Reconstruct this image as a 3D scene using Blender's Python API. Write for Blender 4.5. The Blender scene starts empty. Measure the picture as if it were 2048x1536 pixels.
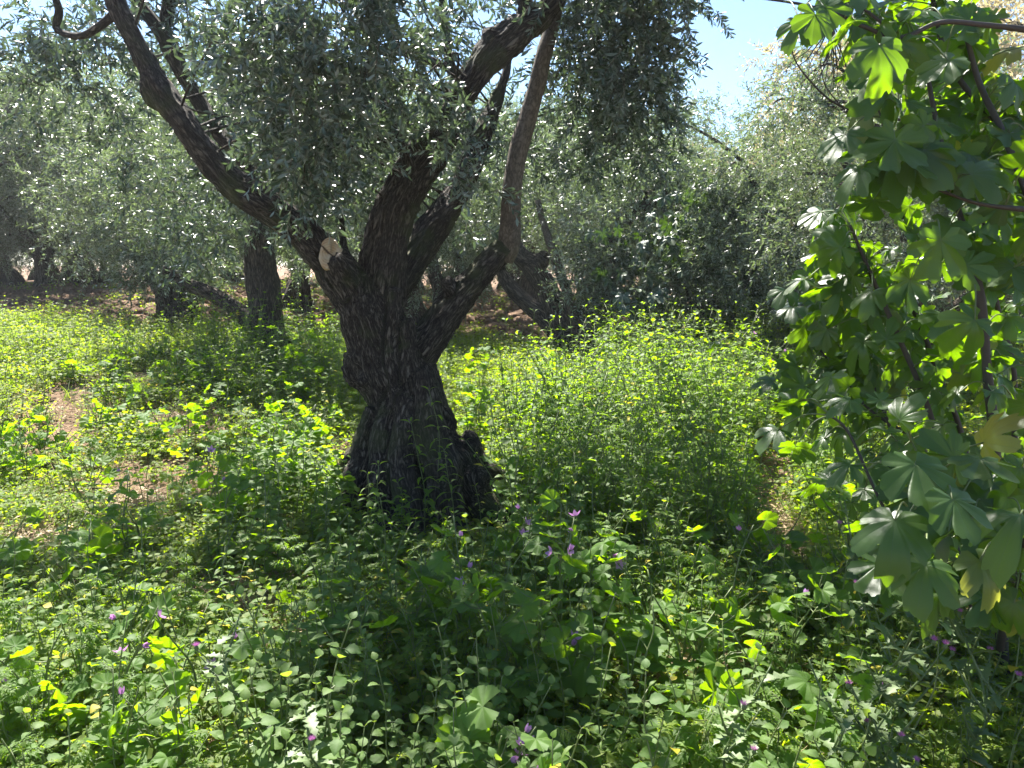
import bpy, math, random
import numpy as np
from mathutils import Vector, Matrix
from math import radians as R, sin, cos, pi
rng = np.random.default_rng(7)
random.seed(7)
scene = bpy.context.scene
COL = scene.collection

# ------------------------------------------------------------------ camera
FPX = 1547.0; PITCH = R(8.4); EYE = 1.55
cam_d = bpy.data.cameras.new("camera"); cam = bpy.data.objects.new("camera", cam_d); COL.objects.link(cam)
cam_d.sensor_width = 36.0; cam_d.lens = 36.0*FPX/2048.0
cam_d.clip_start = 0.05; cam_d.clip_end = 1000
cam.location = (0, 0, EYE); cam.rotation_euler = (pi/2-PITCH, 0, 0)
scene.camera = cam
# ------------------------------------------------------------------ light
SUN_EL, SUN_AZ = R(55), R(-24)          # azimuth from +Y, negative = to the left
world = bpy.data.worlds.new("World"); scene.world = world; world.use_nodes = True
wn = world.node_tree; bg = wn.nodes["Background"]
sky = wn.nodes.new("ShaderNodeTexSky"); sky.sky_type = 'NISHITA'; sky.sun_disc = False
sky.sun_elevation = SUN_EL; sky.sun_rotation = SUN_AZ
sky.air_density = 1.0; sky.dust_density = 0.2; sky.ozone_density = 3.5
wn.links.new(sky.outputs[0], bg.inputs[0]); bg.inputs[1].default_value = 0.055
sd = bpy.data.lights.new("sun", 'SUN'); sd.energy = 5.0; sd.angle = R(0.5); sd.color = (1.0, 0.955, 0.87)
sun = bpy.data.objects.new("sun", sd); COL.objects.link(sun)
sdir = Vector((sin(SUN_AZ)*cos(SUN_EL), cos(SUN_AZ)*cos(SUN_EL), sin(SUN_EL)))
sun.rotation_euler = sdir.to_track_quat('Z', 'Y').to_euler(); sun.location = (-4, 10, 12)
scene.view_settings.view_transform = 'Standard'; scene.view_settings.look = 'None'
scene.view_settings.exposure = 2.3; scene.view_settings.gamma = 1.0
cy = scene.cycles
cy.max_bounces = 7; cy.diffuse_bounces = 4; cy.glossy_bounces = 2; cy.transmission_bounces = 5; cy.transparent_max_bounces = 4
cy.caustics_reflective = False; cy.caustics_refractive = False
cy.sample_clamp_indirect = 4.0

# ------------------------------------------------------------------ pixel <-> world
cp, sp = cos(PITCH), sin(PITCH)
def ray(u, v):
    x = (u-1024)/FPX; y = (768-v)/FPX
    return np.array([x, cp+y*sp, -sp+y*cp])
def P(u, v, Y):
    d = ray(u, v); return np.array([0, 0, EYE])+d*(Y/d[1])
def px(Y, v=600): return Y/ray(1024, v)[1]/FPX        # metres per photo pixel at depth Y
def proj(p):
    p = np.asarray(p, float); q = p-np.array([0, 0, EYE])
    f = q[..., 1]*cp-q[..., 2]*sp; up = q[..., 1]*sp+q[..., 2]*cp
    f = np.maximum(f, 1e-3)
    return 1024+q[..., 0]/f*FPX, 768-up/f*FPX
# ------------------------------------------------------------------ noise
_perm = np.random.default_rng(3).permutation(256); _perm = np.concatenate([_perm, _perm, _perm])
_grad = np.random.default_rng(5).normal(size=(256, 3)); _grad /= np.linalg.norm(_grad, axis=1)[:, None]
def noise(p):
    p = np.asarray(p, float); i = np.floor(p).astype(int); f = p-i; i &= 255
    w = f*f*f*(f*(f*6-15)+10); out = 0
    for dx in (0, 1):
        for dy in (0, 1):
            for dz in (0, 1):
                h = _perm[_perm[_perm[i[..., 0]+dx]+i[..., 1]+dy]+i[..., 2]+dz]
                g = _grad[h % 256]
                d = f-np.array([dx, dy, dz])
                ww = (w[..., 0] if dx else 1-w[..., 0])*(w[..., 1] if dy else 1-w[..., 1])*(w[..., 2] if dz else 1-w[..., 2])
                out = out+ww*(g*d).sum(-1)
    return out*1.6
def n2(x, y, s, o=0.0): return noise(np.stack([np.asarray(x, float)*s+o+50, np.asarray(y, float)*s+o*1.7+50, np.full(np.shape(x), 3.3+o)], -1))
def S(t): t = np.clip(t, 0, 1); return t*t*(3-2*t)
# ------------------------------------------------------------------ terrain height
def hgt(x, y):
    x = np.asarray(x, float); y = np.asarray(y, float)
    h = 0.45*S((y-4)/8)+0.30*S((-x-1)/6)*S((y-3)/7)+0.30*S((y-11.5)/6)*S((4-x)/4)+0.008*np.maximum(y-16, 0)
    h = h+0.05*n2(x, y, 0.6)*S(y/4)+0.018*n2(x, y, 2.3, 9)
    return h
def G(u, v, H=0.0):
    d = ray(u, v); t = 1.0
    for k in range(4000):
        p = np.array([0, 0, EYE])+d*t
        if p[2] <= hgt(p[0], p[1])+H: break
        t += 0.01+t*0.002
    return p
# ------------------------------------------------------------------ mesh builder
class MB:
    def __init__(s): s.v = []; s.q = []; s.t = []; s.qm = []; s.tm = []; s.r = []; s.ve = []; s.b = []; s.n = 0
    def add(s, v, q=None, t=None, mat=0, rnd=0.5, vein=None, bk=None):
        v = np.asarray(v, float).reshape(-1, 3); k = len(v)
        s.v.append(v)
        if q is not None and len(q): q = np.asarray(q, int).reshape(-1, 4)+s.n; s.q.append(q); s.qm.append(np.full(len(q), 0)+mat)
        if t is not None and len(t): t = np.asarray(t, int).reshape(-1, 3)+s.n; s.t.append(t); s.tm.append(np.full(len(t), 0)+mat)
        s.r.append(np.zeros(k)+rnd); s.ve.append(np.zeros(k) if vein is None else np.zeros(k)+vein)
        s.b.append(np.zeros((k, 3)) if bk is None else bk); s.n += k
    def tpl(s):
        c = lambda l, z: np.concatenate(l) if l else z
        return dict(v=c(s.v, np.zeros((0, 3))), q=c(s.q, np.zeros((0, 4), int)), t=c(s.t, np.zeros((0, 3), int)),
                    qm=c(s.qm, np.zeros(0, int)), tm=c(s.tm, np.zeros(0, int)), r=c(s.r, np.zeros(0)), ve=c(s.ve, np.zeros(0)), b=c(s.b, np.zeros((0, 3))))
    def inst(s, T, M, t, rnd=None, mat=None):
        """k copies of template T: M (k,3,3) with columns the axes, t (k,3)"""
        M = np.asarray(M, float).reshape(-1, 3, 3); t = np.asarray(t, float).reshape(-1, 3); k = len(M); n = len(T['v'])
        if k == 0: return
        v = np.einsum('kij,nj->kni', M, T['v'])+t[:, None, :]
        off = (np.arange(k)*n+s.n)[:, None, None]
        s.v.append(v.reshape(-1, 3))
        if len(T['q']): s.q.append((T['q'][None]+off).reshape(-1, 4)); s.qm.append(np.tile(T['qm'], k) if mat is None else np.full(k*len(T['q']), mat))
        if len(T['t']): s.t.append((T['t'][None]+off).reshape(-1, 3)); s.tm.append(np.tile(T['tm'], k) if mat is None else np.full(k*len(T['t']), mat))
        r = np.tile(T['r'], k) if rnd is None else np.clip(np.repeat(rnd, n)+(np.tile(T['r'], k)-0.5)*0.6, 0, 1)
        s.r.append(r); s.ve.append(np.tile(T['ve'], k)); s.b.append(np.tile(T['b'], (k, 1))); s.n += n*k
    def mesh(s, name, mats, bk=False, smooth=True):
        T = s.tpl(); me = bpy.data.meshes.new(name)
        nq, nt = len(T['q']), len(T['t'])
        me.vertices.add(len(T['v'])); me.vertices.foreach_set('co', T['v'].astype(np.float32).ravel())
        me.loops.add(nq*4+nt*3); me.loops.foreach_set('vertex_index', np.concatenate([T['q'].ravel(), T['t'].ravel()]).astype(np.int32))
        me.polygons.add(nq+nt)
        me.polygons.foreach_set('loop_start', np.concatenate([np.arange(nq)*4, nq*4+np.arange(nt)*3]).astype(np.int32))
        me.polygons.foreach_set('material_index', np.concatenate([T['qm'], T['tm']]).astype(np.int32))
        me.polygons.foreach_set('use_smooth', np.full(nq+nt, smooth))
        a = me.attributes.new('rnd', 'FLOAT', 'POINT'); a.data.foreach_set('value', T['r'].astype(np.float32))
        a = me.attributes.new('vein', 'FLOAT', 'POINT'); a.data.foreach_set('value', T['ve'].astype(np.float32))
        if bk:
            a = me.attributes.new('bk', 'FLOAT_VECTOR', 'POINT'); a.data.foreach_set('vector', T['b'].astype(np.float32).ravel())
        for m in mats: me.materials.append(m)
        me.update(); me.validate()
        return me
def obj(name, me, parent=None, loc=None):
    o = bpy.data.objects.new(name, me); COL.objects.link(o)
    if parent is not None: o.parent = parent
    if loc is not None: o.location = loc
    return o
def tag(o, label=None, cat=None, group=None, kind=None):
    if label: o['label'] = label
    if cat: o['category'] = cat
    if group: o['group'] = group
    if kind: o['kind'] = kind
    return o
def empty(name, loc, rz=0, **k):
    o = bpy.data.objects.new(name, None); COL.objects.link(o); o.location = loc; o.rotation_euler = (0, 0, rz); o.empty_display_size = 0.1
    return tag(o, **k)
def norm(a): a = np.asarray(a, float); return a/np.maximum(np.linalg.norm(a, axis=-1, keepdims=True), 1e-9)
def basis(d, n):
    """matrices with local Y along d and local Z near n"""
    d = norm(d); x = norm(np.cross(d, n)); z = np.cross(x, d)
    return np.stack([x, d, z], -1)
def rz(a):
    a = np.asarray(a, float); c, s = np.cos(a), np.sin(a); z = np.zeros_like(a); o = np.ones_like(a)
    return np.stack([np.stack([c, -s, z], -1), np.stack([s, c, z], -1), np.stack([z, z, o], -1)], -2)

# ------------------------------------------------------------------ materials
def nt(m): m.use_nodes = True; t = m.node_tree; t.nodes.clear(); return t
def N(t, typ, **k):
    n = t.nodes.new(typ)
    for a, b in k.items(): setattr(n, a, b)
    return n
def L(t, a, b): t.links.new(a, b)
def mathn(t, op, a, b=None, c=None):
    n = N(t, 'ShaderNodeMath', operation=op)
    for i, x in enumerate((a, b, c)):
        if x is None: continue
        if isinstance(x, (int, float)): n.inputs[i].default_value = x
        else: L(t, x, n.inputs[i])
    return n.outputs[0]
def mixc(t, f, a, b, bt='MIX'):
    n = N(t, 'ShaderNodeMix', data_type='RGBA', blend_type=bt)
    for k, x in ((0, f), (6, a), (7, b)):
        if isinstance(x, (int, float)): n.inputs[k].default_value = x
        elif isinstance(x, tuple): n.inputs[k].default_value = (*x, 1)
        else: L(t, x, n.inputs[k])
    return n.outputs[2]
def ramp(t, fac, stops):
    n = N(t, 'ShaderNodeValToRGB'); e = n.color_ramp.elements
    while len(e) < len(stops): e.new(0.5)
    for k, (p, c) in enumerate(stops):
        e[k].position = p; e[k].color = (*c, 1) if isinstance(c, tuple) else (c, c, c, 1)
    L(t, fac, n.inputs[0]); return n.outputs[0]
def leaf_mat(name, a, b, tr, under=None, rough=0.45, mixf=0.45, spec=0.5, yellow=None, veinc=None, objvar=0.3, bump=0.0):
    m = bpy.data.materials.new(name); t = nt(m)
    at = N(t, 'ShaderNodeAttribute', attribute_name='rnd'); oi = N(t, 'ShaderNodeObjectInfo')
    r = mathn(t, 'ADD', mathn(t, 'MULTIPLY', at.outputs['Fac'], 1-objvar), mathn(t, 'MULTIPLY', oi.outputs['Random'], objvar))
    c = mixc(t, r, a, b)
    trc = mixc(t, r, tuple(x*0.75 for x in tr), tr)
    if yellow:
        g = mathn(t, 'GREATER_THAN', at.outputs['Fac'], yellow[1])
        c = mixc(t, g, c, yellow[0]); trc = mixc(t, g, trc, tuple(min(1, x*1.6) for x in yellow[0]))
    if veinc:
        va = N(t, 'ShaderNodeAttribute', attribute_name='vein')
        vf = mathn(t, 'POWER', va.outputs['Fac'], 2.0)
        c = mixc(t, vf, c, veinc); trc = mixc(t, mathn(t, 'MULTIPLY', vf, 0.6), trc, tuple(x*1.3 for x in veinc))
    tc = N(t, 'ShaderNodeTexCoord'); nz = N(t, 'ShaderNodeTexNoise'); nz.inputs['Scale'].default_value = 60; nz.inputs['Detail'].default_value = 2
    L(t, tc.outputs['Object'], nz.inputs['Vector'])
    c = mixc(t, 1.0, c, mixc(t, nz.outputs['Fac'], (0.75, 0.75, 0.75), (1.2, 1.2, 1.2)), 'MULTIPLY')
    if under:
        geo = N(t, 'ShaderNodeNewGeometry'); c = mixc(t, geo.outputs['Backfacing'], c, under)
    bs = N(t, 'ShaderNodeBsdfPrincipled'); L(t, c, bs.inputs['Base Color'])
    bs.inputs['Roughness'].default_value = rough; bs.inputs['Specular IOR Level'].default_value = spec
    tl = N(t, 'ShaderNodeBsdfTranslucent'); L(t, trc, tl.inputs['Color'])
    if bump:
        bp = N(t, 'ShaderNodeBump'); bp.inputs['Strength'].default_value = bump; bp.inputs['Distance'].default_value = 0.004
        L(t, nz.outputs['Fac'], bp.inputs['Height']); L(t, bp.outputs[0], bs.inputs['Normal'])
    ms = N(t, 'ShaderNodeMixShader'); ms.inputs[0].default_value = mixf
    L(t, bs.outputs[0], ms.inputs[1]); L(t, tl.outputs[0], ms.inputs[2])
    o = N(t, 'ShaderNodeOutputMaterial'); L(t, ms.outputs[0], o.inputs[0]); return m
def bark_mat(name, dark, mid, lite, scale=28, strength=0.9, moss=0.0, stretch=0.2, dist=0.02):
    m = bpy.data.materials.new(name); t = nt(m)
    at = N(t, 'ShaderNodeAttribute', attribute_name='bk'); mp = N(t, 'ShaderNodeMapping'); mp.inputs['Scale'].default_value = (1, 1, stretch)
    L(t, at.outputs['Vector'], mp.inputs[0])
    nz = N(t, 'ShaderNodeTexNoise'); nz.inputs['Scale'].default_value = scale*0.8; nz.inputs['Detail'].default_value = 6; L(t, mp.outputs[0], nz.inputs['Vector'])
    dv = N(t, 'ShaderNodeVectorMath', operation='MULTIPLY_ADD'); L(t, nz.outputs['Color'], dv.inputs[0]); dv.inputs[1].default_value = (0.03, 0.03, 0.03); L(t, mp.outputs[0], dv.inputs[2])
    n3 = N(t, 'ShaderNodeTexNoise'); n3.inputs['Scale'].default_value = scale*1.5; n3.inputs['Detail'].default_value = 5; n3.inputs['Roughness'].default_value = 0.6; L(t, dv.outputs[0], n3.inputs['Vector'])
    rg_ = mathn(t, 'ABSOLUTE', mathn(t, 'SUBTRACT', n3.outputs['Fac'], 0.5))
    crack = ramp(t, rg_, [(0.0, 0.0), (0.03, 0.35), (0.15, 1.0)])
    f = mathn(t, 'MULTIPLY', crack, mathn(t, 'ADD', mathn(t, 'MULTIPLY', nz.outputs['Fac'], 0.9), 0.35))
    c = ramp(t, f, [(0.05, dark), (0.45, mid), (0.85, lite)])
    if moss:
        n2_ = N(t, 'ShaderNodeTexNoise'); n2_.inputs['Scale'].default_value = 3.5; n2_.inputs['Detail'].default_value = 5; L(t, at.outputs['Vector'], n2_.inputs['Vector'])
        mf = ramp(t, n2_.outputs['Fac'], [(0.52, 0.0), (0.68, moss)])
        c = mixc(t, mf, c, (0.07, 0.085, 0.03))
    bs = N(t, 'ShaderNodeBsdfPrincipled'); L(t, c, bs.inputs['Base Color']); bs.inputs['Roughness'].default_value = 0.85; bs.inputs['Specular IOR Level'].default_value = 0.25
    hh = mathn(t, 'ADD', mathn(t, 'MULTIPLY', crack, 0.8), mathn(t, 'MULTIPLY', nz.outputs['Fac'], 0.6))
    bp = N(t, 'ShaderNodeBump'); bp.inputs['Strength'].default_value = strength; bp.inputs['Distance'].default_value = dist
    L(t, hh, bp.inputs['Height']); L(t, bp.outputs[0], bs.inputs['Normal'])
    o = N(t, 'ShaderNodeOutputMaterial'); L(t, bs.outputs[0], o.inputs[0]); return m
def plain_mat(name, col, rough=0.7, var=0.3, scale=30):
    m = bpy.data.materials.new(name); t = nt(m)
    tc = N(t, 'ShaderNodeTexCoord'); nz = N(t, 'ShaderNodeTexNoise'); nz.inputs['Scale'].default_value = scale; nz.inputs['Detail'].default_value = 4
    L(t, tc.outputs['Object'], nz.inputs['Vector'])
    c = mixc(t, nz.outputs['Fac'], tuple(x*(1-var) for x in col), tuple(min(1, x*(1+var)) for x in col))
    bs = N(t, 'ShaderNodeBsdfPrincipled'); L(t, c, bs.inputs['Base Color']); bs.inputs['Roughness'].default_value = rough
    o = N(t, 'ShaderNodeOutputMaterial'); L(t, bs.outputs[0], o.inputs[0]); return m

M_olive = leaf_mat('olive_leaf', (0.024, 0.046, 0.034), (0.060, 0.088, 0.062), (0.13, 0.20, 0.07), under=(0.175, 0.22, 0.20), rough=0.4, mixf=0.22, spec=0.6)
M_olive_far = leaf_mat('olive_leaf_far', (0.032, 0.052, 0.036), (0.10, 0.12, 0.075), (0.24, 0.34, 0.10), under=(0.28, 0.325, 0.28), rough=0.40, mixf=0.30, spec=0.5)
M_olive_bloom = leaf_mat('olive_leaf_bloom', (0.12, 0.13, 0.06), (0.34, 0.27, 0.15), (0.58, 0.48, 0.22), under=(0.50, 0.43, 0.31), rough=0.42, mixf=0.40, spec=0.5)
M_fig = leaf_mat('fig_leaf', (0.020, 0.045, 0.020), (0.035, 0.068, 0.026), (0.25, 0.47, 0.002), under=(0.04, 0.075, 0.02), rough=0.42, mixf=0.46, spec=0.55, yellow=((0.30, 0.32, 0.03), .97), veinc=(0.16, 0.22, 0.08), bump=0.25)
M_mallow = leaf_mat('mallow_leaf', (0.045, 0.10, 0.018), (0.08, 0.15, 0.028), (0.36, 0.62, 0.004), under=(0.08, 0.14, 0.035), rough=0.58, mixf=0.50, spec=0.25, veinc=(0.20, 0.28, 0.10), bump=0.2)
M_balm = leaf_mat('balm_leaf', (0.05, 0.11, 0.022), (0.115, 0.175, 0.045), (0.36, 0.52, 0.03), under=(0.12, 0.18, 0.06), rough=0.62, mixf=0.42, spec=0.25, veinc=(0.20, 0.27, 0.13), bump=0.4)
M_herb = leaf_mat('herb_leaf', (0.05, 0.10, 0.02), (0.11, 0.17, 0.03), (0.40, 0.65, 0.010), rough=0.58, mixf=0.5, spec=0.3, yellow=((0.40, 0.34, 0.03), 0.99))
M_low = leaf_mat('cover_leaf', (0.07, 0.12, 0.025), (0.15, 0.19, 0.04), (0.46, 0.63, 0.012), rough=0.6, mixf=0.5, spec=0.25, yellow=((0.36, 0.34, 0.04), 0.985))
M_grass = leaf_mat('grass_blade', (0.08, 0.14, 0.03), (0.14, 0.19, 0.05), (0.38, 0.52, 0.04), rough=0.45, mixf=0.45)
M_thistle = leaf_mat('thistle_leaf', (0.09, 0.14, 0.05), (0.14, 0.19, 0.08), (0.28, 0.38, 0.10), rough=0.55, mixf=0.3)
M_stem = leaf_mat('stem_green', (0.09, 0.13, 0.04), (0.16, 0.19, 0.07), (0.3, 0.4, 0.06), rough=0.5, mixf=0.2)
M_stemdark = plain_mat('fig_stem', (0.042, 0.033, 0.027), 0.7, 0.4, 40)
M_petal = leaf_mat('mallow_petal', (0.46, 0.27, 0.50), (0.56, 0.36, 0.62), (0.50, 0.24, 0.50), rough=0.55, mixf=0.45, spec=0.2, veinc=(0.22, 0.04, 0.25))
M_petal_pale = leaf_mat('pale_petal', (0.70, 0.66, 0.60), (0.75, 0.7, 0.62), (0.75, 0.72, 0.6), rough=0.6, mixf=0.4)
M_yellow = leaf_mat('yellow_petal', (0.75, 0.52, 0.02), (0.85, 0.62, 0.03), (0.8, 0.6, 0.02), rough=0.6, mixf=0.4)
M_head = leaf_mat('thistle_floret', (0.45, 0.14, 0.42), (0.58, 0.22, 0.55), (0.6, 0.2, 0.5), rough=0.6, mixf=0.35)
M_straw = leaf_mat('straw', (0.30, 0.21, 0.11), (0.46, 0.35, 0.20), (0.3, 0.22, 0.1), rough=0.7, mixf=0.15)
M_bark = bark_mat('olive_bark', (0.018, 0.013, 0.01), (0.058, 0.046, 0.036), (0.15, 0.128, 0.105), 40, 1.0, moss=0.75)
M_barkf = bark_mat('olive_bark_far', (0.02, 0.016, 0.012), (0.085, 0.066, 0.05), (0.17, 0.14, 0.11), 22, 1.0, dist=0.03)
M_smooth = bark_mat('smooth_bark', (0.055, 0.042, 0.032), (0.10, 0.08, 0.06), (0.14, 0.112, 0.085), 26, 0.25, stretch=0.5, dist=0.01)
M_twig = plain_mat('twig_bark', (0.11, 0.09, 0.07), 0.8)
M_cut = bpy.data.materials.new('cut_wood'); t = nt(M_cut); at_ = N(t, 'ShaderNodeAttribute', attribute_name='bk')
wv = N(t, 'ShaderNodeTexWave', wave_type='RINGS', rings_direction='Z'); wv.inputs['Scale'].default_value = 22; wv.inputs['Distortion'].default_value = 3; wv.inputs['Detail'].default_value = 3; L(t, at_.outputs['Vector'], wv.inputs['Vector'])
nz = N(t, 'ShaderNodeTexNoise'); nz.inputs['Scale'].default_value = 22; nz.inputs['Detail'].default_value = 5; L(t, at_.outputs['Vector'], nz.inputs['Vector'])
c_ = mixc(t, ramp(t, nz.outputs['Fac'], [(.35, 0.), (.65, 1.)]), mixc(t, wv.outputs['Fac'], (0.24, 0.14, 0.07), (0.38, 0.26, 0.14)), (0.40, 0.33, 0.24)); sx = N(t, 'ShaderNodeSeparateXYZ'); L(t, at_.outputs['Vector'], sx.inputs[0])
cr_ = mathn(t, 'ABSOLUTE', mathn(t, 'ADD', mathn(t, 'SUBTRACT', mathn(t, 'MULTIPLY', sx.outputs[0], .9), sx.outputs[1]), mathn(t, 'MULTIPLY', mathn(t, 'SUBTRACT', nz.outputs['Fac'], .5), .03)))
c_ = mixc(t, ramp(t, cr_, [(0., 1.), (.006, 1.), (.010, 0.)]), c_, (0.06, 0.035, 0.02))
bs = N(t, 'ShaderNodeBsdfPrincipled'); L(t, c_, bs.inputs['Base Color']); bs.inputs['Roughness'].default_value = .9; L(t, bs.outputs[0], N(t, 'ShaderNodeOutputMaterial').inputs[0])

# ------------------------------------------------------------------ ground
def in_ell(u, v, cu, cv, ru, rv): return np.exp(-(((u-cu)/ru)**2+((v-cv)/rv)**2)**2)
def bare(x, y):
    """0..1: bare soil"""
    x = np.asarray(x, float); y = np.asarray(y, float)
    u, v = proj(np.stack([x, y, hgt(x, y)], -1))
    b = 0.0
    for e in ((300, 985, 225, 62), (60, 880, 170, 52), (390, 850, 170, 42), (160, 830, 120, 30), (430, 930, 110, 26), (60, 1080, 110, 40), (690, 930, 60, 50), (1545, 1010, 60, 200), (1410, 1350, 130, 90),
              (480, 1200, 120, 55), (600, 1290, 120, 50), (1080, 660, 120, 45), (1160, 690, 90, 40), (870, 1020, 150, 50), (1010, 1060, 90, 40), (300, 760, 90, 20), (640, 700, 60, 30),
              (430, 640, 120, 45), (130, 790, 90, 22)):
        b = np.maximum(b, in_ell(u, v, *e)*(v > 560))
    b = np.maximum(b, S((y-np.where(x < -1.5, 11.2, 12.6)-0.8*n2(x, y, .5))/1.2)*np.where(x < 3.0, 1.0, 0.3))
    n = n2(x, y, 1.3, 4)+0.5*n2(x, y, 3.1, 8)
    b = np.maximum(b, S((n-0.62)/0.25)*0.8)
    return np.clip(b, 0, 1)
gm = bpy.data.materials.new('soil'); t = nt(gm)
tc = N(t, 'ShaderNodeTexCoord')
na = N(t, 'ShaderNodeTexNoise'); na.inputs['Scale'].default_value = 1.7; na.inputs['Detail'].default_value = 8; L(t, tc.outputs['Object'], na.inputs['Vector'])
nb = N(t, 'ShaderNodeTexNoise'); nb.inputs['Scale'].default_value = 38; nb.inputs['Detail'].default_value = 7; nb.inputs['Roughness'].default_value = 0.7; L(t, tc.outputs['Object'], nb.inputs['Vector'])
c1 = ramp(t, na.outputs['Fac'], [(0.3, (0.14, 0.09, 0.058)), (0.55, (0.25, 0.16, 0.105)), (0.75, (0.22, 0.155, 0.095))])
c2 = mixc(t, 1.0, c1, ramp(t, nb.outputs['Fac'], [(0.3, 0.45), (0.55, 1.0), (0.75, 1.5)]), 'MULTIPLY')
bs = N(t, 'ShaderNodeBsdfPrincipled'); L(t, c2, bs.inputs['Base Color']); bs.inputs['Roughness'].default_value = 0.95; bs.inputs['Specular IOR Level'].default_value = 0.15
bp = N(t, 'ShaderNodeBump'); bp.inputs['Strength'].default_value = 1.0; bp.inputs['Distance'].default_value = 0.04; L(t, nb.outputs['Fac'], bp.inputs['Height']); L(t, bp.outputs[0], bs.inputs['Normal'])
o_ = N(t, 'ShaderNodeOutputMaterial'); L(t, bs.outputs[0], o_.inputs[0])
def ground():
    xs = np.unique(np.concatenate([np.linspace(-9, 9, 240), -9-np.geomspace(0.2, 230, 40), 9+np.geomspace(0.2, 230, 40)]))
    ys = np.unique(np.concatenate([np.linspace(-6, 0.5, 14), np.linspace(0.6, 12, 190), 12+np.geomspace(0.1, 10, 60), 22+np.geomspace(0.3, 230, 30)]))
    X, Y = np.meshgrid(xs, ys); Z = hgt(X, Y)
    far = S((Y-12)/3)*(Y < 30)
    Z = Z+(0.09*n2(X, Y, 3.0, 2)+0.05*n2(X, Y, 7, 5))*far+0.02*n2(X, Y, 9, 6)*S((12-np.abs(Y))/3)
    V = np.stack([X, Y, Z], -1).reshape(-1, 3); ny, nx = X.shape
    i = np.arange(ny-1)[:, None]*nx+np.arange(nx-1)[None]
    Q = np.stack([i, i+1, i+nx+1, i+nx], -1).reshape(-1, 4)
    mb = MB(); mb.add(V, Q); tag(obj('ground', mb.mesh('ground', [gm])), kind='structure')
ground()

# ------------------------------------------------------------------ tubes / bark
def catmull(pts, n=6):
    p = np.asarray(pts, float)
    if len(p) < 3: return np.array([p[0]+(p[-1]-p[0])*k/n for k in range(n+1)])
    p = np.vstack([2*p[0]-p[1], p, 2*p[-1]-p[-2]]); out = []
    for i in range(1, len(p)-2):
        for k in range(n):
            s = k/n
            out.append(0.5*((2*p[i])+(-p[i-1]+p[i+1])*s+(2*p[i-1]-5*p[i]+4*p[i+1]-p[i+2])*s*s+(-p[i-1]+3*p[i]-3*p[i+1]+p[i+2])*s**3))
    out.append(p[-2]); return np.array(out)
def frames(c):
    T = norm(np.gradient(c, axis=0)); a = np.array([1.0, 0, 0]) if abs(T[0][0]) < .8 else np.array([0, 1.0, 0])
    x = norm(a-T[0]*a.dot(T[0])); X = [x]
    for k in range(1, len(c)):
        x = norm(x-T[k]*x.dot(T[k])); X.append(x)
    X = np.array(X); return T, X, np.cross(T, X)
def tube(mb, pts, rad, sides=8, n=5, mat=0, rough=0.0, nscale=5.0, cap=True, smooth=True, rnd=0.5):
    a = catmull(np.column_stack([pts, rad]), n) if smooth else np.column_stack([pts, rad]); c = a[:, :3]; r = np.maximum(a[:, 3], 1e-4)
    T, X, Y = frames(c); th = np.arange(sides)/sides*2*pi
    ln = np.concatenate([[0], np.cumsum(np.linalg.norm(np.diff(c, axis=0), axis=1))])
    dirs = X[:, None]*np.cos(th)[None, :, None]+Y[:, None]*np.sin(th)[None, :, None]
    rr = np.repeat(r[:, None], sides, 1)
    V = c[:, None]+dirs*rr[..., None]
    if rough:
        rr = rr*(1+rough*(noise(V*nscale+11)+0.5*noise(V*nscale*2.3+31))); V = c[:, None]+dirs*rr[..., None]
    B = np.stack([np.cos(th)[None]*r[:, None], np.sin(th)[None]*r[:, None], np.repeat(ln[:, None], sides, 1)], -1)
    k = len(c); i = np.arange(k-1)[:, None]*sides; j = np.arange(sides)[None]; j2 = (j+1) % sides
    Q = np.stack([i+j, i+j2, i+sides+j2, i+sides+j], -1).reshape(-1, 4)
    V = V.reshape(-1, 3); B = B.reshape(-1, 3); Tt = None
    if cap:
        V = np.vstack([V, c[-1], c[0]]); B = np.vstack([B, [0, 0, ln[-1]], [0, 0, 0]]); e = k*sides; b = (k-1)*sides
        Tt = [[b+q, b+(q+1) % sides, e] for q in range(sides)]+[[(q+1) % sides, q, e+1] for q in range(sides)]
    mb.add(V, Q, Tt, mat, bk=B, rnd=rnd)

def blob(mb, c, r, seed=0):
    """a lumpy ball (burl)"""
    th = np.linspace(0, pi, 9)[1:-1]; ph = np.arange(14)/14*2*pi
    D = np.array([[sin(a)*cos(b), sin(a)*sin(b), cos(a)] for a in th for b in ph]+[[0, 0, 1], [0, 0, -1]])
    f = 1+0.25*noise(D*1.5+seed)
    V = np.asarray(c)+D*np.asarray(r)*f[:, None]; Q = []
    for i in range(6):
        for j in range(14): Q.append([i*14+j, (i+1)*14+j, (i+1)*14+(j+1) % 14, i*14+(j+1) % 14])
    T = [[j, (j+1) % 14, 98] for j in range(14)]+[[6*14+(j+1) % 14, 6*14+j, 99] for j in range(14)]
    mb.add(V, Q, T)

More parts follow.
